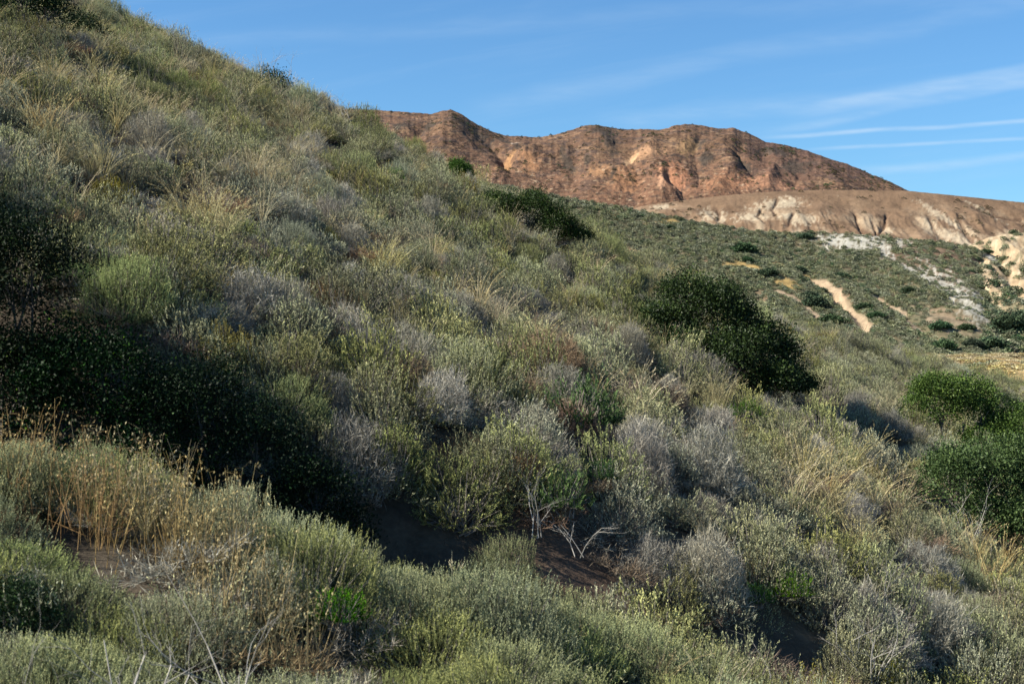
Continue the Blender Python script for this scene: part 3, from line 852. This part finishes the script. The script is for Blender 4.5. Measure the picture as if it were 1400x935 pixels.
# left-hand dark mass in the ravine
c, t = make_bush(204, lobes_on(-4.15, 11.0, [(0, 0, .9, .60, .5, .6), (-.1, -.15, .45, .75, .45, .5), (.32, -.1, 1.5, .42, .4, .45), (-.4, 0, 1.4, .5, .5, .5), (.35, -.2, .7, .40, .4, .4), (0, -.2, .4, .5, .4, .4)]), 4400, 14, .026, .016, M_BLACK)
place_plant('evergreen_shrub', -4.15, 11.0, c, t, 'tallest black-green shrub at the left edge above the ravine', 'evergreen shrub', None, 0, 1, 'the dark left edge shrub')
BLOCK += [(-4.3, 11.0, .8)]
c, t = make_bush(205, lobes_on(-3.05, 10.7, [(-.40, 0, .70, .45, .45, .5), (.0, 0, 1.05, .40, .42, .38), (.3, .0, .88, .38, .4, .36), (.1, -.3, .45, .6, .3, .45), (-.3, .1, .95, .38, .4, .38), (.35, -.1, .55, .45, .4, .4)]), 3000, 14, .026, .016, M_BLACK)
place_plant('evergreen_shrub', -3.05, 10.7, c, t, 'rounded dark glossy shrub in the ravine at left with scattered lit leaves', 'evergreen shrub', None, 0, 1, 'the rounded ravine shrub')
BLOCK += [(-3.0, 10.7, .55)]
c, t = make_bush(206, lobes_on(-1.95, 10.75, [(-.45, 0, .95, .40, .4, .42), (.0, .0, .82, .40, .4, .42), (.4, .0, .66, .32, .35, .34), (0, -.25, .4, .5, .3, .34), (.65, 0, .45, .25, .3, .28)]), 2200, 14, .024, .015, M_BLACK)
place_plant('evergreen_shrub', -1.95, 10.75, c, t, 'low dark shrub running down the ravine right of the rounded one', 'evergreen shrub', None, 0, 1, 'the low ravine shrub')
BLOCK += [(-1.9, 10.75, .5), (-1.4, 10.7, .3)]
# shrubs higher up the slope
c, t = make_bush(207, lobes_on(.35, 30.0, [(-.55, 0, .35, .45, .5, .38), (.05, .1, .52, .48, .5, .46), (.55, 0, .42, .48, .5, .44), (.95, 0, .30, .36, .4, .34), (-.85, 0, .25, .3, .3, .25)]), 2400, 13, .036, .021, M_DARK)
place_plant('evergreen_shrub', .35, 30.0, c, t, 'low dark evergreen shrub on the upper slope below the ridge line', 'evergreen shrub', None, 0, 1, 'the dark upper slope shrub', rad=.95)
c, t = make_bush(208, [(0, 0, .42, .36, .36, .36), (.3, 0, .28, .3, .3, .28)], 700, 13, .05, .028, M_MIDGREEN)
place_plant('evergreen_shrub', -1.4, 35.2, c, t, 'small bright green bush on the ridge line against the brown mountain', 'evergreen shrub', None, 0, .72, 'the small ridge line bush', rad=.5, dz=.22)
c208, t208 = c, t
for (u, v, y, s, lab, mat_i) in ((872, 425, 27.2, .62, 'little dark bush just left of the big dark shrub', 0), (25, 55, 26, 1.5, 'dark leafy bush at the top left corner', 0), (112, 68, 28.5, 1.0, 'dark bush near the top left below the crest', 0),
                              (1330, 868, 12.2, .42, 'small dark green bush near the bottom right corner', 0), (22, 868, 6.2, .42, 'dark green bush at the left edge of the near bank', 0),
                              (1375, 510, 40, 1.0, 'dark green bush at the right edge by the dry field', 0)):
    yy_ = y_at(u, v + 14, y * .8) if 300 < v or u > 700 else None
    if yy_ and .7 < yy_ / y < 1.35: y = yy_
    x = (u - 700) / F * y
    c, t = make_bush(int(220 + u), [(0, 0, .38, .42, .42, .38), (.3, .1, .25, .3, .3, .25), (-.3, 0, .22, .28, .3, .22)], 700, 14, .034, .02, M_DARK)
    place_plant('evergreen_shrub', x, y, c, t, lab, 'evergreen shrub', None, 0, s, None if 'just' in lab else {25: 'the top left corner bush', 112: 'the dark bush near top left', 1330: 'the small bottom right bush', 22: 'the dark near bank bush', 1375: 'the dark bush by the field'}[u], rad=.4 * s)
# bright green young plants
BR = [(make_sage(300 + k, .26, .30, 150, 12, .17, .045, .011, M_BRIGHT, upness=1.1, splay=.6)) for k in range(2)] + [make_sage(305, .28, .26, 170, 12, .15, .04, .010, M_DULLGREEN, splay=.6)]
for (u, v, y, s, k, lab, ph) in ((795, 612, 15.4, 1.5, 0, 'bright green young bush in the middle of the slope', 'the bright green bush mid slope'),
                         (765, 730, 11.6, .95, 1, 'bright green plant growing among bare white branches', 'the bright plant among branches'),
                         (1018, 592, 16.5, .9, 2, 'dull green plant below the big dark shrub', None),
                         (822, 690, 12.3, .55, 1, 'small green plant right of the bare white branches', None),
                         (1085, 850, 8.9, .62, 0, 'bright green leafy plant beside pale stalks near the bottom right', 'the green plant beside pale stalks'),
                         (1035, 860, 8.6, .5, 1, 'green plant left of the one with pale stalks near the bottom', None),
                         (465, 905, 6.6, .55, 1, 'vivid green plant at the bottom edge left of centre', 'the vivid green plant'),
                         (95, 420, 16.0, .7, 2, 'yellowish green plant on the slope above the ravine at left', None),
                         (540, 262, 30.0, .8, 1, 'small green plant high on the slope left of the dark evergreen shrub', None),
                         (1130, 545, 24.0, .7, 2, 'small green plant right of the big dark shrub', None)):
    yy_ = y_at(u, v, y * .7)
    if yy_ and .7 < yy_ / y < 1.4: y = yy_
    x = (u - 700) / F * y
    place_plant('young_green_shrub', x, y, BR[k][0], BR[k][1], lab, 'green shrub', None, u * .01, s, ph, 'foliage', 'stems', rad=.24 * s, dz=.22)
    BLOCK.append((x * .965, y * .965, .30 * s))
    BLOCK.append((x * .93, y * .93, .12 * s))
# bleached dead branches
for (u, y, s, L, n, lab, ph) in ((738, 11.45, .85, .6, 4, 'bare white forked branches rising behind the bright green plant', None), (786, 11.4, .8, .5, 3, 'bleached branches leaning right beside the bright green plant', None),
                       (150, 6.0, 1.0, .55, 4, 'pale dead branches on the near bank, farthest left', None), (205, 6.1, .8, .55, 3, 'pale dead twigs at the bottom edge, between two other dead branch clusters', None),
                       (330, 6.2, 1.0, .6, 4, 'forked pale dead branches at the bottom edge below the wild oats', 'the forked dead branches'), (400, 6.3, .8, .5, 3, 'thin pale dead branches at the bottom edge right of the forked ones', None),
                       (1190, 11.6, 1.2, .5, 6, 'tangle of bleached twigs left of a dark hollow at the lower right', 'the tangle of bleached twigs'), (1215, 12.8, 1.2, .5, 5, 'grey dead branches lying above the tangle of bleached twigs', None),
                       (1330, 19.3, 1.3, .6, 5, 'grey dead trunks under the large green shrub at the right', None), (1060, 8.9, .7, .5, 5, 'thin white stalks standing in the green plant near the bottom', None),
                       (372, 34.8, 2.0, .5, 4, 'bare branches sticking up on the skyline at upper left', 'the bare branches on the skyline'), (480, 35.5, 1.6, .45, 4, 'fine bare twigs on the skyline above the mountain foot', None)):
    x = (u - 700) / F * y
    z = float(ground(x, y))
    me = make_snag(int(400 + u), n, L, .38)
    o = obj('dead_branches', me, None, (x, y, z + (.2 if y > 7 else .08)), lab, 'dead branches'); o.scale = (s, s, s)
    if ph: LAND.append((u, float(proj(np.array([x, y, z + .4]))[1]), ph))
# the skyline bush at upper left
c, t = make_bush(250, [(0, 0, .36, .32, .3, .26), (.34, 0, .22, .22, .25, .18), (-.25, 0, .2, .2, .2, .15)], 260, 9, .045, .025, M_DARK, spray=.09)
place_plant('evergreen_shrub', (372 - 700) / F * 34.9, 34.9, c, t, 'dark open bush with bare branches on the skyline at upper left', 'evergreen shrub', None, 0, 1, None, rad=.4, dz=.1)
# wild oats on the near bank and other distinct dry plants
OATS = [make_oats(500 + k, 24, .62, .30) for k in range(3)]
ot = [(60, 8.4, 'pale wild oat clump at the left edge of the near bank'), (115, 8.1, 'straw wild oat clump second from the left edge'), (165, 8.3, 'golden wild oat clump between the pale left clumps and the ravine shade'),
      (205, 7.9, 'brown gold wild oat clump in the thick of the oat stand, left side'), (245, 8.2, 'brown gold wild oat clump in the thick of the oat stand, middle'), (283, 7.8, 'wild oat clump at the right side of the thick oat stand'),
      (330, 7.5, 'loose wild oat clump just right of the oat stand, against the dark hollow'), (372, 7.2, 'last thin oat clump right of the dark hollow')]
for k, (u, y, lab) in enumerate(ot):
    x = (u - 700) / F * y
    o = obj('wild_oat_clump', OATS[k % 3], None, (x, y, float(ground(x, y)) + .12), lab, 'dry grass', 'wild oat clumps on the near bank')
    o.rotation_euler = (0, 0, k * 1.3); o.scale = (1, 1, .85 if u > 300 else .95)
    BLOCK.append((x, y, .13)); BLOCK.append((x * .95, y * .95, .08))
LAND.append((220, 700, 'the wild oat stand'))
FLUFF = make_tuft(120, 190, .52, .5, M_STRAW, .0045, .9)
RUST = make_twiggy(90, .45, .36, 1200, M_BROWN, 9)
for (u, y, s, lab, ph) in ((1130, 15.6, 1.25, 'pale golden drooping grass clump on the lower right slope, upper one', 'the pale golden grass'), (1170, 14.9, 1.0, 'pale golden drooping grass clump on the lower right slope, lower one', None),
                        (300, 15.8, 1.2, 'straw coloured grass clump on the slope above the ravine', 'the straw grass clump'), (350, 21, 1.3, 'straw grass clump on the upper left slope', None),
                        (200, 23, 1.2, 'tall straw grass clump left of the upper left slope', None), (1240, 7.4, .8, 'pale straw stalks at the bottom edge right of centre', 'the bottom edge straw stalks'), (520, 18.2, 1.0, 'straw grass in the shallow draw left of centre', None),
                        (980, 20.0, 1.0, 'straw grass just below the big dark shrub', None), (120, 29, 1.4, 'light straw grass near the top left corner', None)):
    x = (u - 700) / F * y
    o = obj('dry_grass_clump', FLUFF, None, (x, y, float(ground(x, y)) + .1), lab, 'dry grass', 'dry grass clumps on the slope')
    o.rotation_euler = (0, 0, u); o.scale = (s, s, s); BLOCK.append((x, y, .3 * s))
    if ph: LAND.append((u, float(proj(np.array([x, y, o.location.z + .2]))[1]), ph))
for (u, y, s, lab, ph) in ((740, 16.4, 1.25, 'light brown withered shrub left of the bright green bush', 'the light brown shrub mid slope'), (770, 14.2, 1.0, 'dark brown withered shrub below the light brown one', None),
                        (1112, 10.8, .9, 'rusty red brown withered shrub in a hollow at the lower right', 'the rusty shrub at lower right'), (440, 15.2, 1.0, 'pinkish brown dry shrub beside the ravine shade', 'the pinkish dry shrub'),
                        (560, 20.5, 1.0, 'brown dry shrub left of the middle of the slope', None)):
    x = (u - 700) / F * y
    place_plant('withered_shrub', x, y, RUST[0], RUST[1], lab, 'dry shrub', None, u, s, ph, 'twigs', 'stems', rad=.36 * s, dz=.03)

# ------------------------------------------------------------------ scatter plan for the sagebrush slope
pts = []
sp = .61
for j, yv in enumerate(np.arange(3.4, 66, sp * .87)):
    hw = .40 * yv + 3.0
    for xv in np.arange(-hw, hw, sp):
        pts.append((xv + (j % 2) * sp * .5, yv))
pts = np.array(pts); pts += rng.uniform(-.22, .22, pts.shape)
extra = pts[(pts[:, 1] < 14) & (rng.uniform(size=len(pts)) < np.where(pts[:, 1] < 9.3, .95, .6))] + np.array([sp * .5, sp * .3]) + rng.uniform(-.1, .1, (1, 2))
pts = np.concatenate([pts, extra])
gz = ground(pts[:, 0], pts[:, 1])
yc_ = 35 + 20 * np.clip((pts[:, 0] - 7.5) / 12.5, 0, 2.5)
ok = pts[:, 1] < yc_ + 6
ok &= np.hypot(pts[:, 0], pts[:, 1]) > 4.3
for (bx, by, br) in BLOCK: ok &= np.hypot(pts[:, 0] - bx, pts[:, 1] - by) > br + .12
# open hollows
hol = fbm(pts[:, 0] / 2.3, pts[:, 1] / 2.3, 12.0, 2)
hollow = ((hol < -.46) | (rng.uniform(size=len(pts)) < .09)) & (pts[:, 1] > 14)
ok &= ~hollow
ok &= ~((np.hypot(pts[:, 0] + .45, pts[:, 1] - 10.1) < .3))          # bare dark hole at the foot of the ravine
# the shaded bed of the ravine is bare
yg = 10.25 + .25 * np.maximum(-3 - pts[:, 0], 0)
ok &= ~((np.abs(pts[:, 1] - yg + .1) < .45) & (pts[:, 0] < -1.2))
pts = pts[ok]; gz = gz[ok]
N = len(pts)
P3 = np.column_stack([pts, gz])
U_, V_ = proj(P3)
# kinds: colour drifts over the slope
k1 = fbm(pts[:, 0] / 5.5, pts[:, 1] / 7, 21.0, 3) + rng.normal(0, .24, N)
greyzone = np.exp(-(((U_ - 880) / 330) ** 2 + ((V_ - 600) / 190) ** 2))
near_bank = sstep(11.5, 8.5, pts[:, 1])
pt = .17 + .28 * greyzone - .22 * (pts[:, 1] < 10)
tw = rng.uniform(size=N) < np.clip(pt + .5 * fbm(pts[:, 0] / 3.5, pts[:, 1] / 3.5, 31.0, 2), .02, .8)
kind = np.where(k1 + .25 * (pts[:, 1] < 10) > -.12, rng.randint(0, 4, N), rng.randint(4, 8, N))
kind = np.where(rng.uniform(size=N) < .05, 8, kind)
tk = np.where((rng.uniform(size=N) < .10 + .25 * np.exp(-(((U_ - 700) / 160) ** 2 + ((V_ - 560) / 90) ** 2))), 3, rng.randint(0, 3, N))
size = rng.uniform(.60, 1.20, N) * np.where(tw, .92, 1.0)
size *= 1 + .28 * fbm(pts[:, 0] / 3, pts[:, 1] / 3, 41.0, 2)
size = np.where(pts[:, 1] < 9.9, .72 + .26 * (size - .6) / .6, size)
bank = (pts[:, 1] < 9.9) | (rng.uniform(size=N) < .06)
kind = np.where(bank & (kind < 8), 9 + (kind // 4) * 2 + kind % 2, kind)
size = np.where(pts[:, 1] < 7.5, size * .84, size)
rot = rng.uniform(0, 2 * math.pi, N)
til = np.column_stack([rng.normal(0, .07, N), rng.normal(0, .07, N) + .06, rot])
hgt = size * np.where(pts[:, 1] < 9.9, rng.uniform(.66, .98, N), rng.uniform(.80, 1.40, N))

# which ones are individuals: the 300 sagebrush and 150 dry shrubs that show largest
inf = (U_ > -40) & (U_ < 1440) & (V_ < 1010) & (V_ > -10) & (pts[:, 1] < yc_[ok] + 1)
hidden = (pts[:, 1] > 8.9) & (pts[:, 1] < 12.1) & (pts[:, 0] < .3)
score = size / pts[:, 1] * np.where(hidden, .45, 1)
def choose(mask, n):
    idx = np.where(mask & inf)[0]
    return idx[np.argsort(-score[idx])][:n]
A_s = choose(~tw, 290); A_t = choose(tw, 140)
chosen = np.zeros(N, bool); chosen[A_s] = True; chosen[A_t] = True

ORD = ['nearest', 'second nearest', 'third nearest', 'fourth nearest', 'fifth nearest', 'sixth nearest', 'seventh nearest', 'eighth nearest', 'ninth nearest', 'tenth nearest'] + \
      [f'{n}th nearest' for n in range(11, 60)]
DIRS = ['right of', 'upper right of', 'above', 'upper left of', 'left of', 'lower left of', 'below', 'lower right of']
count = {}
def where(u, v, look):
    L = min(LAND, key=lambda a: math.hypot(a[0] - u, a[1] - v))
    a = int(round(math.atan2(-(v - L[1]), u - L[0]) / (math.pi / 4))) % 8
    return DIRS[a], L[2], math.hypot(L[0] - u, L[1] - v)
def individuals(idx, src, kinds, name, cat, group, fname, noun):
    recs = []
    for i in idx:
        f, st, look, habit = src[kinds[i]]
        d, ph, dist = where(U_[i], V_[i] - 25, look)
        recs.append((look, d, ph, dist, i))
    recs.sort(key=lambda r: (r[0], r[1], r[2], r[3]))
    cnt = {}
    for look, d, ph, dist, i in recs:
        key = (look, d, ph); cnt[key] = cnt.get(key, 0) + 1
        total = sum(1 for r in recs if r[:3] == key)
        f, st, _, habit = src[kinds[i]]
        if total == 1: lab = f'{look} {noun} {d} {ph}'
        else: lab = f'{look} {noun}, {ORD[cnt[key]-1]} {d} {ph}'
        e = obj(name, None, None, tuple(P3[i] + np.array([0, 0, -.02])), lab, cat, group)
        e.rotation_euler = tuple(til[i]); e.scale = (size[i], size[i], hgt[i])
        obj(fname, f, e); obj('stems', st, e)
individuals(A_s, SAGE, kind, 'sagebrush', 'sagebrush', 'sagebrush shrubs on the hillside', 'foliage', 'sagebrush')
individuals(A_t, TWIG, tk, 'dry_shrub', 'dry shrub', 'dry twiggy shrubs on the hillside', 'twigs', 'twiggy shrub')

# ------------------------------------------------------------------ the uncountable rest: instances on points, one stuff object each
def proto_col(name, meshes):
    c = bpy.data.collections.new(name)
    for k, ms in enumerate(meshes):
        if not isinstance(ms, (list, tuple)): ms = [ms]
        e = None
        for j, me in enumerate(ms):
            o = bpy.data.objects.new(f'{name}_{k:02d}' + ('' if j == 0 else '_b'), me)
            c.objects.link(o)
    return c
def joined(f, st, name):
    """foliage + stems as one mesh with two material slots, for instancing"""
    import bmesh
    bm = bmesh.new(); bm.from_mesh(f); nf = len(bm.faces)
    bm.from_mesh(st)
    bm.faces.ensure_lookup_table()
    for fc in bm.faces[nf:]: fc.material_index = 1
    me = bpy.data.meshes.new(name); bm.to_mesh(me); bm.free()
    me.materials.append(f.materials[0]); me.materials.append(st.materials[0])
    return me
def scatter(name, col, P, rotv, scl, idx, label=None):
    me = bpy.data.meshes.new(name)
    me.vertices.add(len(P)); me.vertices.foreach_set('co', np.ascontiguousarray(P, np.float32).ravel())
    a = me.attributes.new('rotv', 'FLOAT_VECTOR', 'POINT'); a.data.foreach_set('vector', np.ascontiguousarray(rotv, np.float32).ravel())
    a = me.attributes.new('sclv', 'FLOAT_VECTOR', 'POINT'); a.data.foreach_set('vector', np.ascontiguousarray(scl, np.float32).ravel())
    a = me.attributes.new('pick', 'INT', 'POINT'); a.data.foreach_set('value', np.ascontiguousarray(idx, np.int32))
    o = obj(name, me, kind='stuff', label=label)
    g = bpy.data.node_groups.new(name, 'GeometryNodeTree')
    g.interface.new_socket('Geometry', in_out='INPUT', socket_type='NodeSocketGeometry')
    g.interface.new_socket('Geometry', in_out='OUTPUT', socket_type='NodeSocketGeometry')
    gi = g.nodes.new('NodeGroupInput'); go = g.nodes.new('NodeGroupOutput')
    ip = g.nodes.new('GeometryNodeInstanceOnPoints')
    ci = g.nodes.new('GeometryNodeCollectionInfo')
    ci.inputs['Collection'].default_value = col
    ci.inputs['Separate Children'].default_value = True
    ci.inputs['Reset Children'].default_value = True
    def attr(nm, typ):
        n = g.nodes.new('GeometryNodeInputNamedAttribute'); n.data_type = typ
        n.inputs['Name'].default_value = nm; return n.outputs['Attribute']
    g.links.new(gi.outputs[0], ip.inputs['Points'])
    g.links.new(ci.outputs[0], ip.inputs['Instance'])
    ip.inputs['Pick Instance'].default_value = True
    g.links.new(attr('pick', 'INT'), ip.inputs['Instance Index'])
    g.links.new(attr('rotv', 'FLOAT_VECTOR'), ip.inputs['Rotation'])
    g.links.new(attr('sclv', 'FLOAT_VECTOR'), ip.inputs['Scale'])
    g.links.new(ip.outputs[0], go.inputs[0])
    md = o.modifiers.new('scatter', 'NODES'); md.node_group = g
    return o
allm = [joined(f, st, 'scrub_variant') for f, st, _, _ in SAGE] + [joined(f, st, 'scrub_variant') for f, st, _, _ in TWIG]
pc = proto_col('scrub_variants', allm)
r = ~chosen
pick = np.where(tw, 13 + tk, kind)
scatter('distant_scrub', pc, P3[r], til[r], np.column_stack([size, size, hgt])[r], pick[r], 'mass of small sage and dry brush on the upper slope')

# dry grass blades between the shrubs
gp = proto_col('grass_variants', TUFT)
n = 5200
gy = 4.2 + 38 * rng.uniform(size=n) ** .8
gx = rng.uniform(-1, 1, n) * (.40 * gy + 1)
gu, gv = 700 + F * gx / gy, 467.5 - F * ground(gx, gy) / gy
dens = .08 + .34 * sstep(700, 250, gu) * sstep(14, 18, gy) + .3 * sstep(.1, .5, fbm(gx / 2.5, gy / 2.5, 55.0, 2)) + .5 * np.exp(-(((gu - 1130) / 90) ** 2 + ((gv - 680) / 45) ** 2)) - .16 * (gy < 11)
k = (rng.uniform(size=n) < dens) & (np.hypot(gx, gy) > 4.8)
for (bx, by, br) in BLOCK: k &= np.hypot(gx - bx, gy - by) > br * .9
k &= ~((np.abs(gy - 10.3) < .7) & (gx < -.3))
gx, gy = gx[k], gy[k]; n = len(gx)
s_ = rng.uniform(.7, 1.25, n) * np.where(gy < 13, .62, 1.0)
scatter('dry_grass', gp, np.column_stack([gx, gy, ground(gx, gy) + .12]), np.column_stack([rng.normal(0, .12, n), rng.normal(0, .12, n), rng.uniform(0, 6.28, n)]),
        np.column_stack([s_, s_, s_]), rng.randint(0, 5, n), 'thin straw grass growing between the shrubs')

# low litter and twigs on the ground between shrubs
LIT = [make_twiggy(600 + k, .4, .12, 220, (M_GREY, M_BROWN)[k % 2], 6)[0] for k in range(2)] + [make_sage(610, .35, .2, 130, 9, .13, .026, .007, M_SILVER)[0]]
n = 2200
gy = 4.0 + 40 * rng.uniform(size=n) ** .75; gx = rng.uniform(-1, 1, n) * (.40 * gy + 1)
k = np.hypot(gx, gy) > 4.4
gx, gy = gx[k], gy[k]; n = len(gx); s_ = rng.uniform(.7, 1.3, n)
scatter('ground_litter', proto_col('litter_variants', LIT), np.column_stack([gx, gy, ground(gx, gy)]), np.column_stack([np.zeros(n), np.full(n, .3), rng.uniform(0, 6.28, n)]) * np.array([1, 1, 1]),
        np.column_stack([s_, s_, s_]), rng.randint(0, 3, n), 'low twigs and litter under the shrubs')

# ------------------------------------------------------------------ far vegetation
def far_clump(seed, R, H, n, ll, mat):
    rs = np.random.RandomState(seed)
    p, d = dome_pts(n, rs, R, H, .35, -.1, .25, 2.0)
    v, q = leaves(p, norm(d * .8 + rs.normal(size=(len(p), 3)) * .7), ll * rs.uniform(.6, 1.3, len(p)), ll * .7, rs, .3)
    b = Bag(); b.add(v, q, np.repeat(np.clip(rs.uniform(0, 1, len(p)), 0, 1), 4))
    return b.mesh('far_clump', mat)
FC = [far_clump(700 + k, .5, .5, 150, .17, M_FARSCRUB) for k in range(3)] + [far_clump(710 + k, .5, .5, 150, .17, M_FARDARK) for k in range(2)] + [far_clump(720, .5, .5, 130, .15, M_MTSCRUB)]
FC.append(far_clump(730, .5, .4, 120, .16, M_STRAW))
fcol = proto_col('far_variants', FC)
def on_hill(P, U, V, n, maskf, seed, smin, smax, kinds, name, label, vmax, vmin=0, urange=(-60, 1460)):
    rs = np.random.RandomState(seed)
    nt_, nu_ = U.shape
    i = rs.randint(0, nt_ - 1, n); j = rs.randint(0, nu_ - 1, n)
    a, b = rs.uniform(size=n), rs.uniform(size=n)
    bil = lambda A: (A[i, j].T * (1 - a) * (1 - b) + A[i + 1, j].T * a * (1 - b) + A[i, j + 1].T * (1 - a) * b + A[i + 1, j + 1].T * a * b).T
    p = bil(P); u, v = bil(U), bil(V)
    area = np.linalg.norm(np.cross(P[i + 1, j] - P[i, j], P[i, j + 1] - P[i, j]), axis=1)
    keep = (rs.uniform(size=n) < maskf(u, v, p) * np.clip(area / np.percentile(area, 80), 0, 1)) & (v < vmax) & (v > vmin) & (u > urange[0]) & (u < urange[1])
    p, u, v = p[keep], u[keep], v[keep]; m = len(p)
    s = rs.uniform(smin, smax, m) * (1 + .5 * (rs.uniform(size=m) < .08))
    kk = rs.choice([q for q, _ in kinds], m, p=np.array([q for _, q in kinds]) / sum(q for _, q in kinds))
    p[:, 2] -= .08 * s
    scatter(name, fcol, p, np.column_stack([np.zeros(m), np.zeros(m), rs.uniform(0, 6.28, m)]), np.column_stack([s, s, s * rs.uniform(.7, 1.1, m)]), kk, label)
    return m
def gmask(u, v, p):
    m = 1 - 1.0 * np.clip(2.6 * pale_mask(u, v) + 2.2 * tan_mask(u, v) + gold_mask(u, v), 0, 1)
    m = m * (.62 + .6 * fbm(u / 12, v / 8, 4.0, 3))
    return np.clip(m - .35 * blob(u, v, 1290, 445, 55, 22, 10, .6, .6, 10), 0, 1)
on_hill(grP, grU, grV, 60000, gmask, 1, .7, 1.3, [(0, 3), (1, 3), (2, 3), (3, .5), (4, .5)], 'slope_scrub', 'low green scrub covering the middle slope', 500)
on_hill(spP, spU, spV, 4000, lambda u, v, p: sstep(.0, .25, fbm(u / 12, v / 9, 8.0, 4)) + sstep(400, 440, v), 2, 1.0, 2.2, [(0, 2), (1, 1), (3, 2)], 'spur_scrub', 'green scrub on the cream spur at the right edge', 505)
on_hill(mtP, mtU, mtV, 13000, lambda u, v, p: np.clip(.10 + .9 * sstep(.05, .4, fbm(p[:, 0] / 45, p[:, 2] / 30, 3.0, 3)), 0, 1), 3, 1.4, 3.2, [(5, 3), (3, .4)], 'mountain_scrub', 'sparse brush speckling the brown mountain', 290, urange=(440, 1300))
on_hill(tnP, tnU, tnV, 3500, lambda u, v, p: np.clip(.05 + .5 * sstep(.1, .4, fbm(p[:, 0] / 25, p[:, 2] / 12, 6.0, 3)), 0, 1), 4, .8, 1.8, [(5, 1)], 'ridge_scrub', 'sparse brush on the tan ridge', 345)

m = 7000
fx = rng.uniform(24, 100, m); fy = rng.uniform(96, 238, m)
kp = (floor_z(fx, fy) > -3.2) & (rng.uniform(size=m) < .12 + .9 * sstep(-.15, .3, fbm(fx / 12, fy / 12, 4.0, 3)))
fx, fy = fx[kp], fy[kp]; m = len(fx); fs = rng.uniform(.5, 1.5, m)
scatter('field_grass', fcol, np.column_stack([fx, fy, floor_z(fx, fy) - .05]), np.column_stack([fx * 0, fx * 0, rng.uniform(0, 6, m)]), np.column_stack([fs, fs, fs * .5]),
        np.where(rng.uniform(size=m) < .05, rng.randint(0, 3, m), np.where(rng.uniform(size=m) < .08, 5, 6)), 'dry golden grass tufts on the flat field')

# dark bushes one can count on the middle slope: each a thing
FB = [make_bush(800 + k, [(0, 0, .30, .5, .45, .32), (.4, .05, .22, .38, .4, .25), (-.4, 0, .2, .36, .4, .22)], 260, 9, .13, .09, M_FARDARK, trunks=2, spray=.09) for k in range(3)]
far = [(1100, 323, 4.2, 'dark green bush on the crest of the middle slope'), (1016, 348, 6.2, 'widest dark bush high on the middle slope'), (1020, 362, 3.0, 'small dark bush under the widest one on the middle slope'),
       (1050, 381, 5.0, 'long dark bush beside the golden grass patch'), (1092, 363, 3.8, 'dark bush left of the top of the eroded strip'), (1148, 374, 4.4, 'dusky bush right of the top of the eroded strip'),
       (1120, 392, 3.2, 'small dark bush beside the upper end of the pale bank'), (1114, 416, 5.5, 'dark bush left of the two small caves'), (1136, 440, 6.5, 'large dusky bush left of the foot of the eroded strip'),
       (1105, 403, 4.4, 'green bush upper left of the small caves'), (1180, 420, 4.0, 'green bush right of the eroded strip'), (1285, 451, 4.6, 'round dark bush on the stony foot of the slope'),
       (1288, 479, 4.8, 'dark bush at the edge of the dry field'), (1320, 452, 3.6, 'small green bush on the foot of the slope'), (1378, 456, 7.5, 'wide dark bush at the right edge above the field'),
       (1350, 472, 7.5, 'wide green bush just above the dry field'), (1396, 436, 5.5, 'dark bush highest at the right edge'), (1330, 476, 4.0, 'green bush left of the wide green one above the field'),
       (914, 316, 3.0, 'small dark bush below the golden patch on the left of the middle slope'), (1366, 384, 3.0, 'dark bush in the cream gully at the right edge'), (1348, 340, 3.6, 'black green bush at the top of the cream gully'),
       (1196, 438, 3.6, 'small bush left of the long stony streak'), (1160, 458, 4.6, 'bush at the foot of the pale bank'), (872, 300, 3.0, 'small dark bush far left on the middle slope'), (1240, 399, 3.4, 'small dark bush below the white scar')]
for k, (u, v, s, lab) in enumerate(far):
    use, uu, vv = (spP, spU, spV) if (u > 1355 and v > 425) else (grP, grU, grV)
    dd = (uu - u) ** 2 + (vv - v) ** 2
    q = use[np.unravel_index(np.argmin(dd), dd.shape)]
    cr, tr = FB[k % 3]
    e = obj('chaparral_bush', None, None, (q[0], q[1] - .5, q[2] - .35), lab, 'bush', 'dark bushes on the middle slope')
    s *= .8
    e.scale = (s * .74, s * .74, s * (.5 + .22 * ((k * 7) % 5) / 4)); e.rotation_euler = (0, 0, (k * 2.1) % .8 - .4)
    obj('crown', cr, e); obj('trunk', tr, e)
print('SCATTER', N, len(A_s), len(A_t))
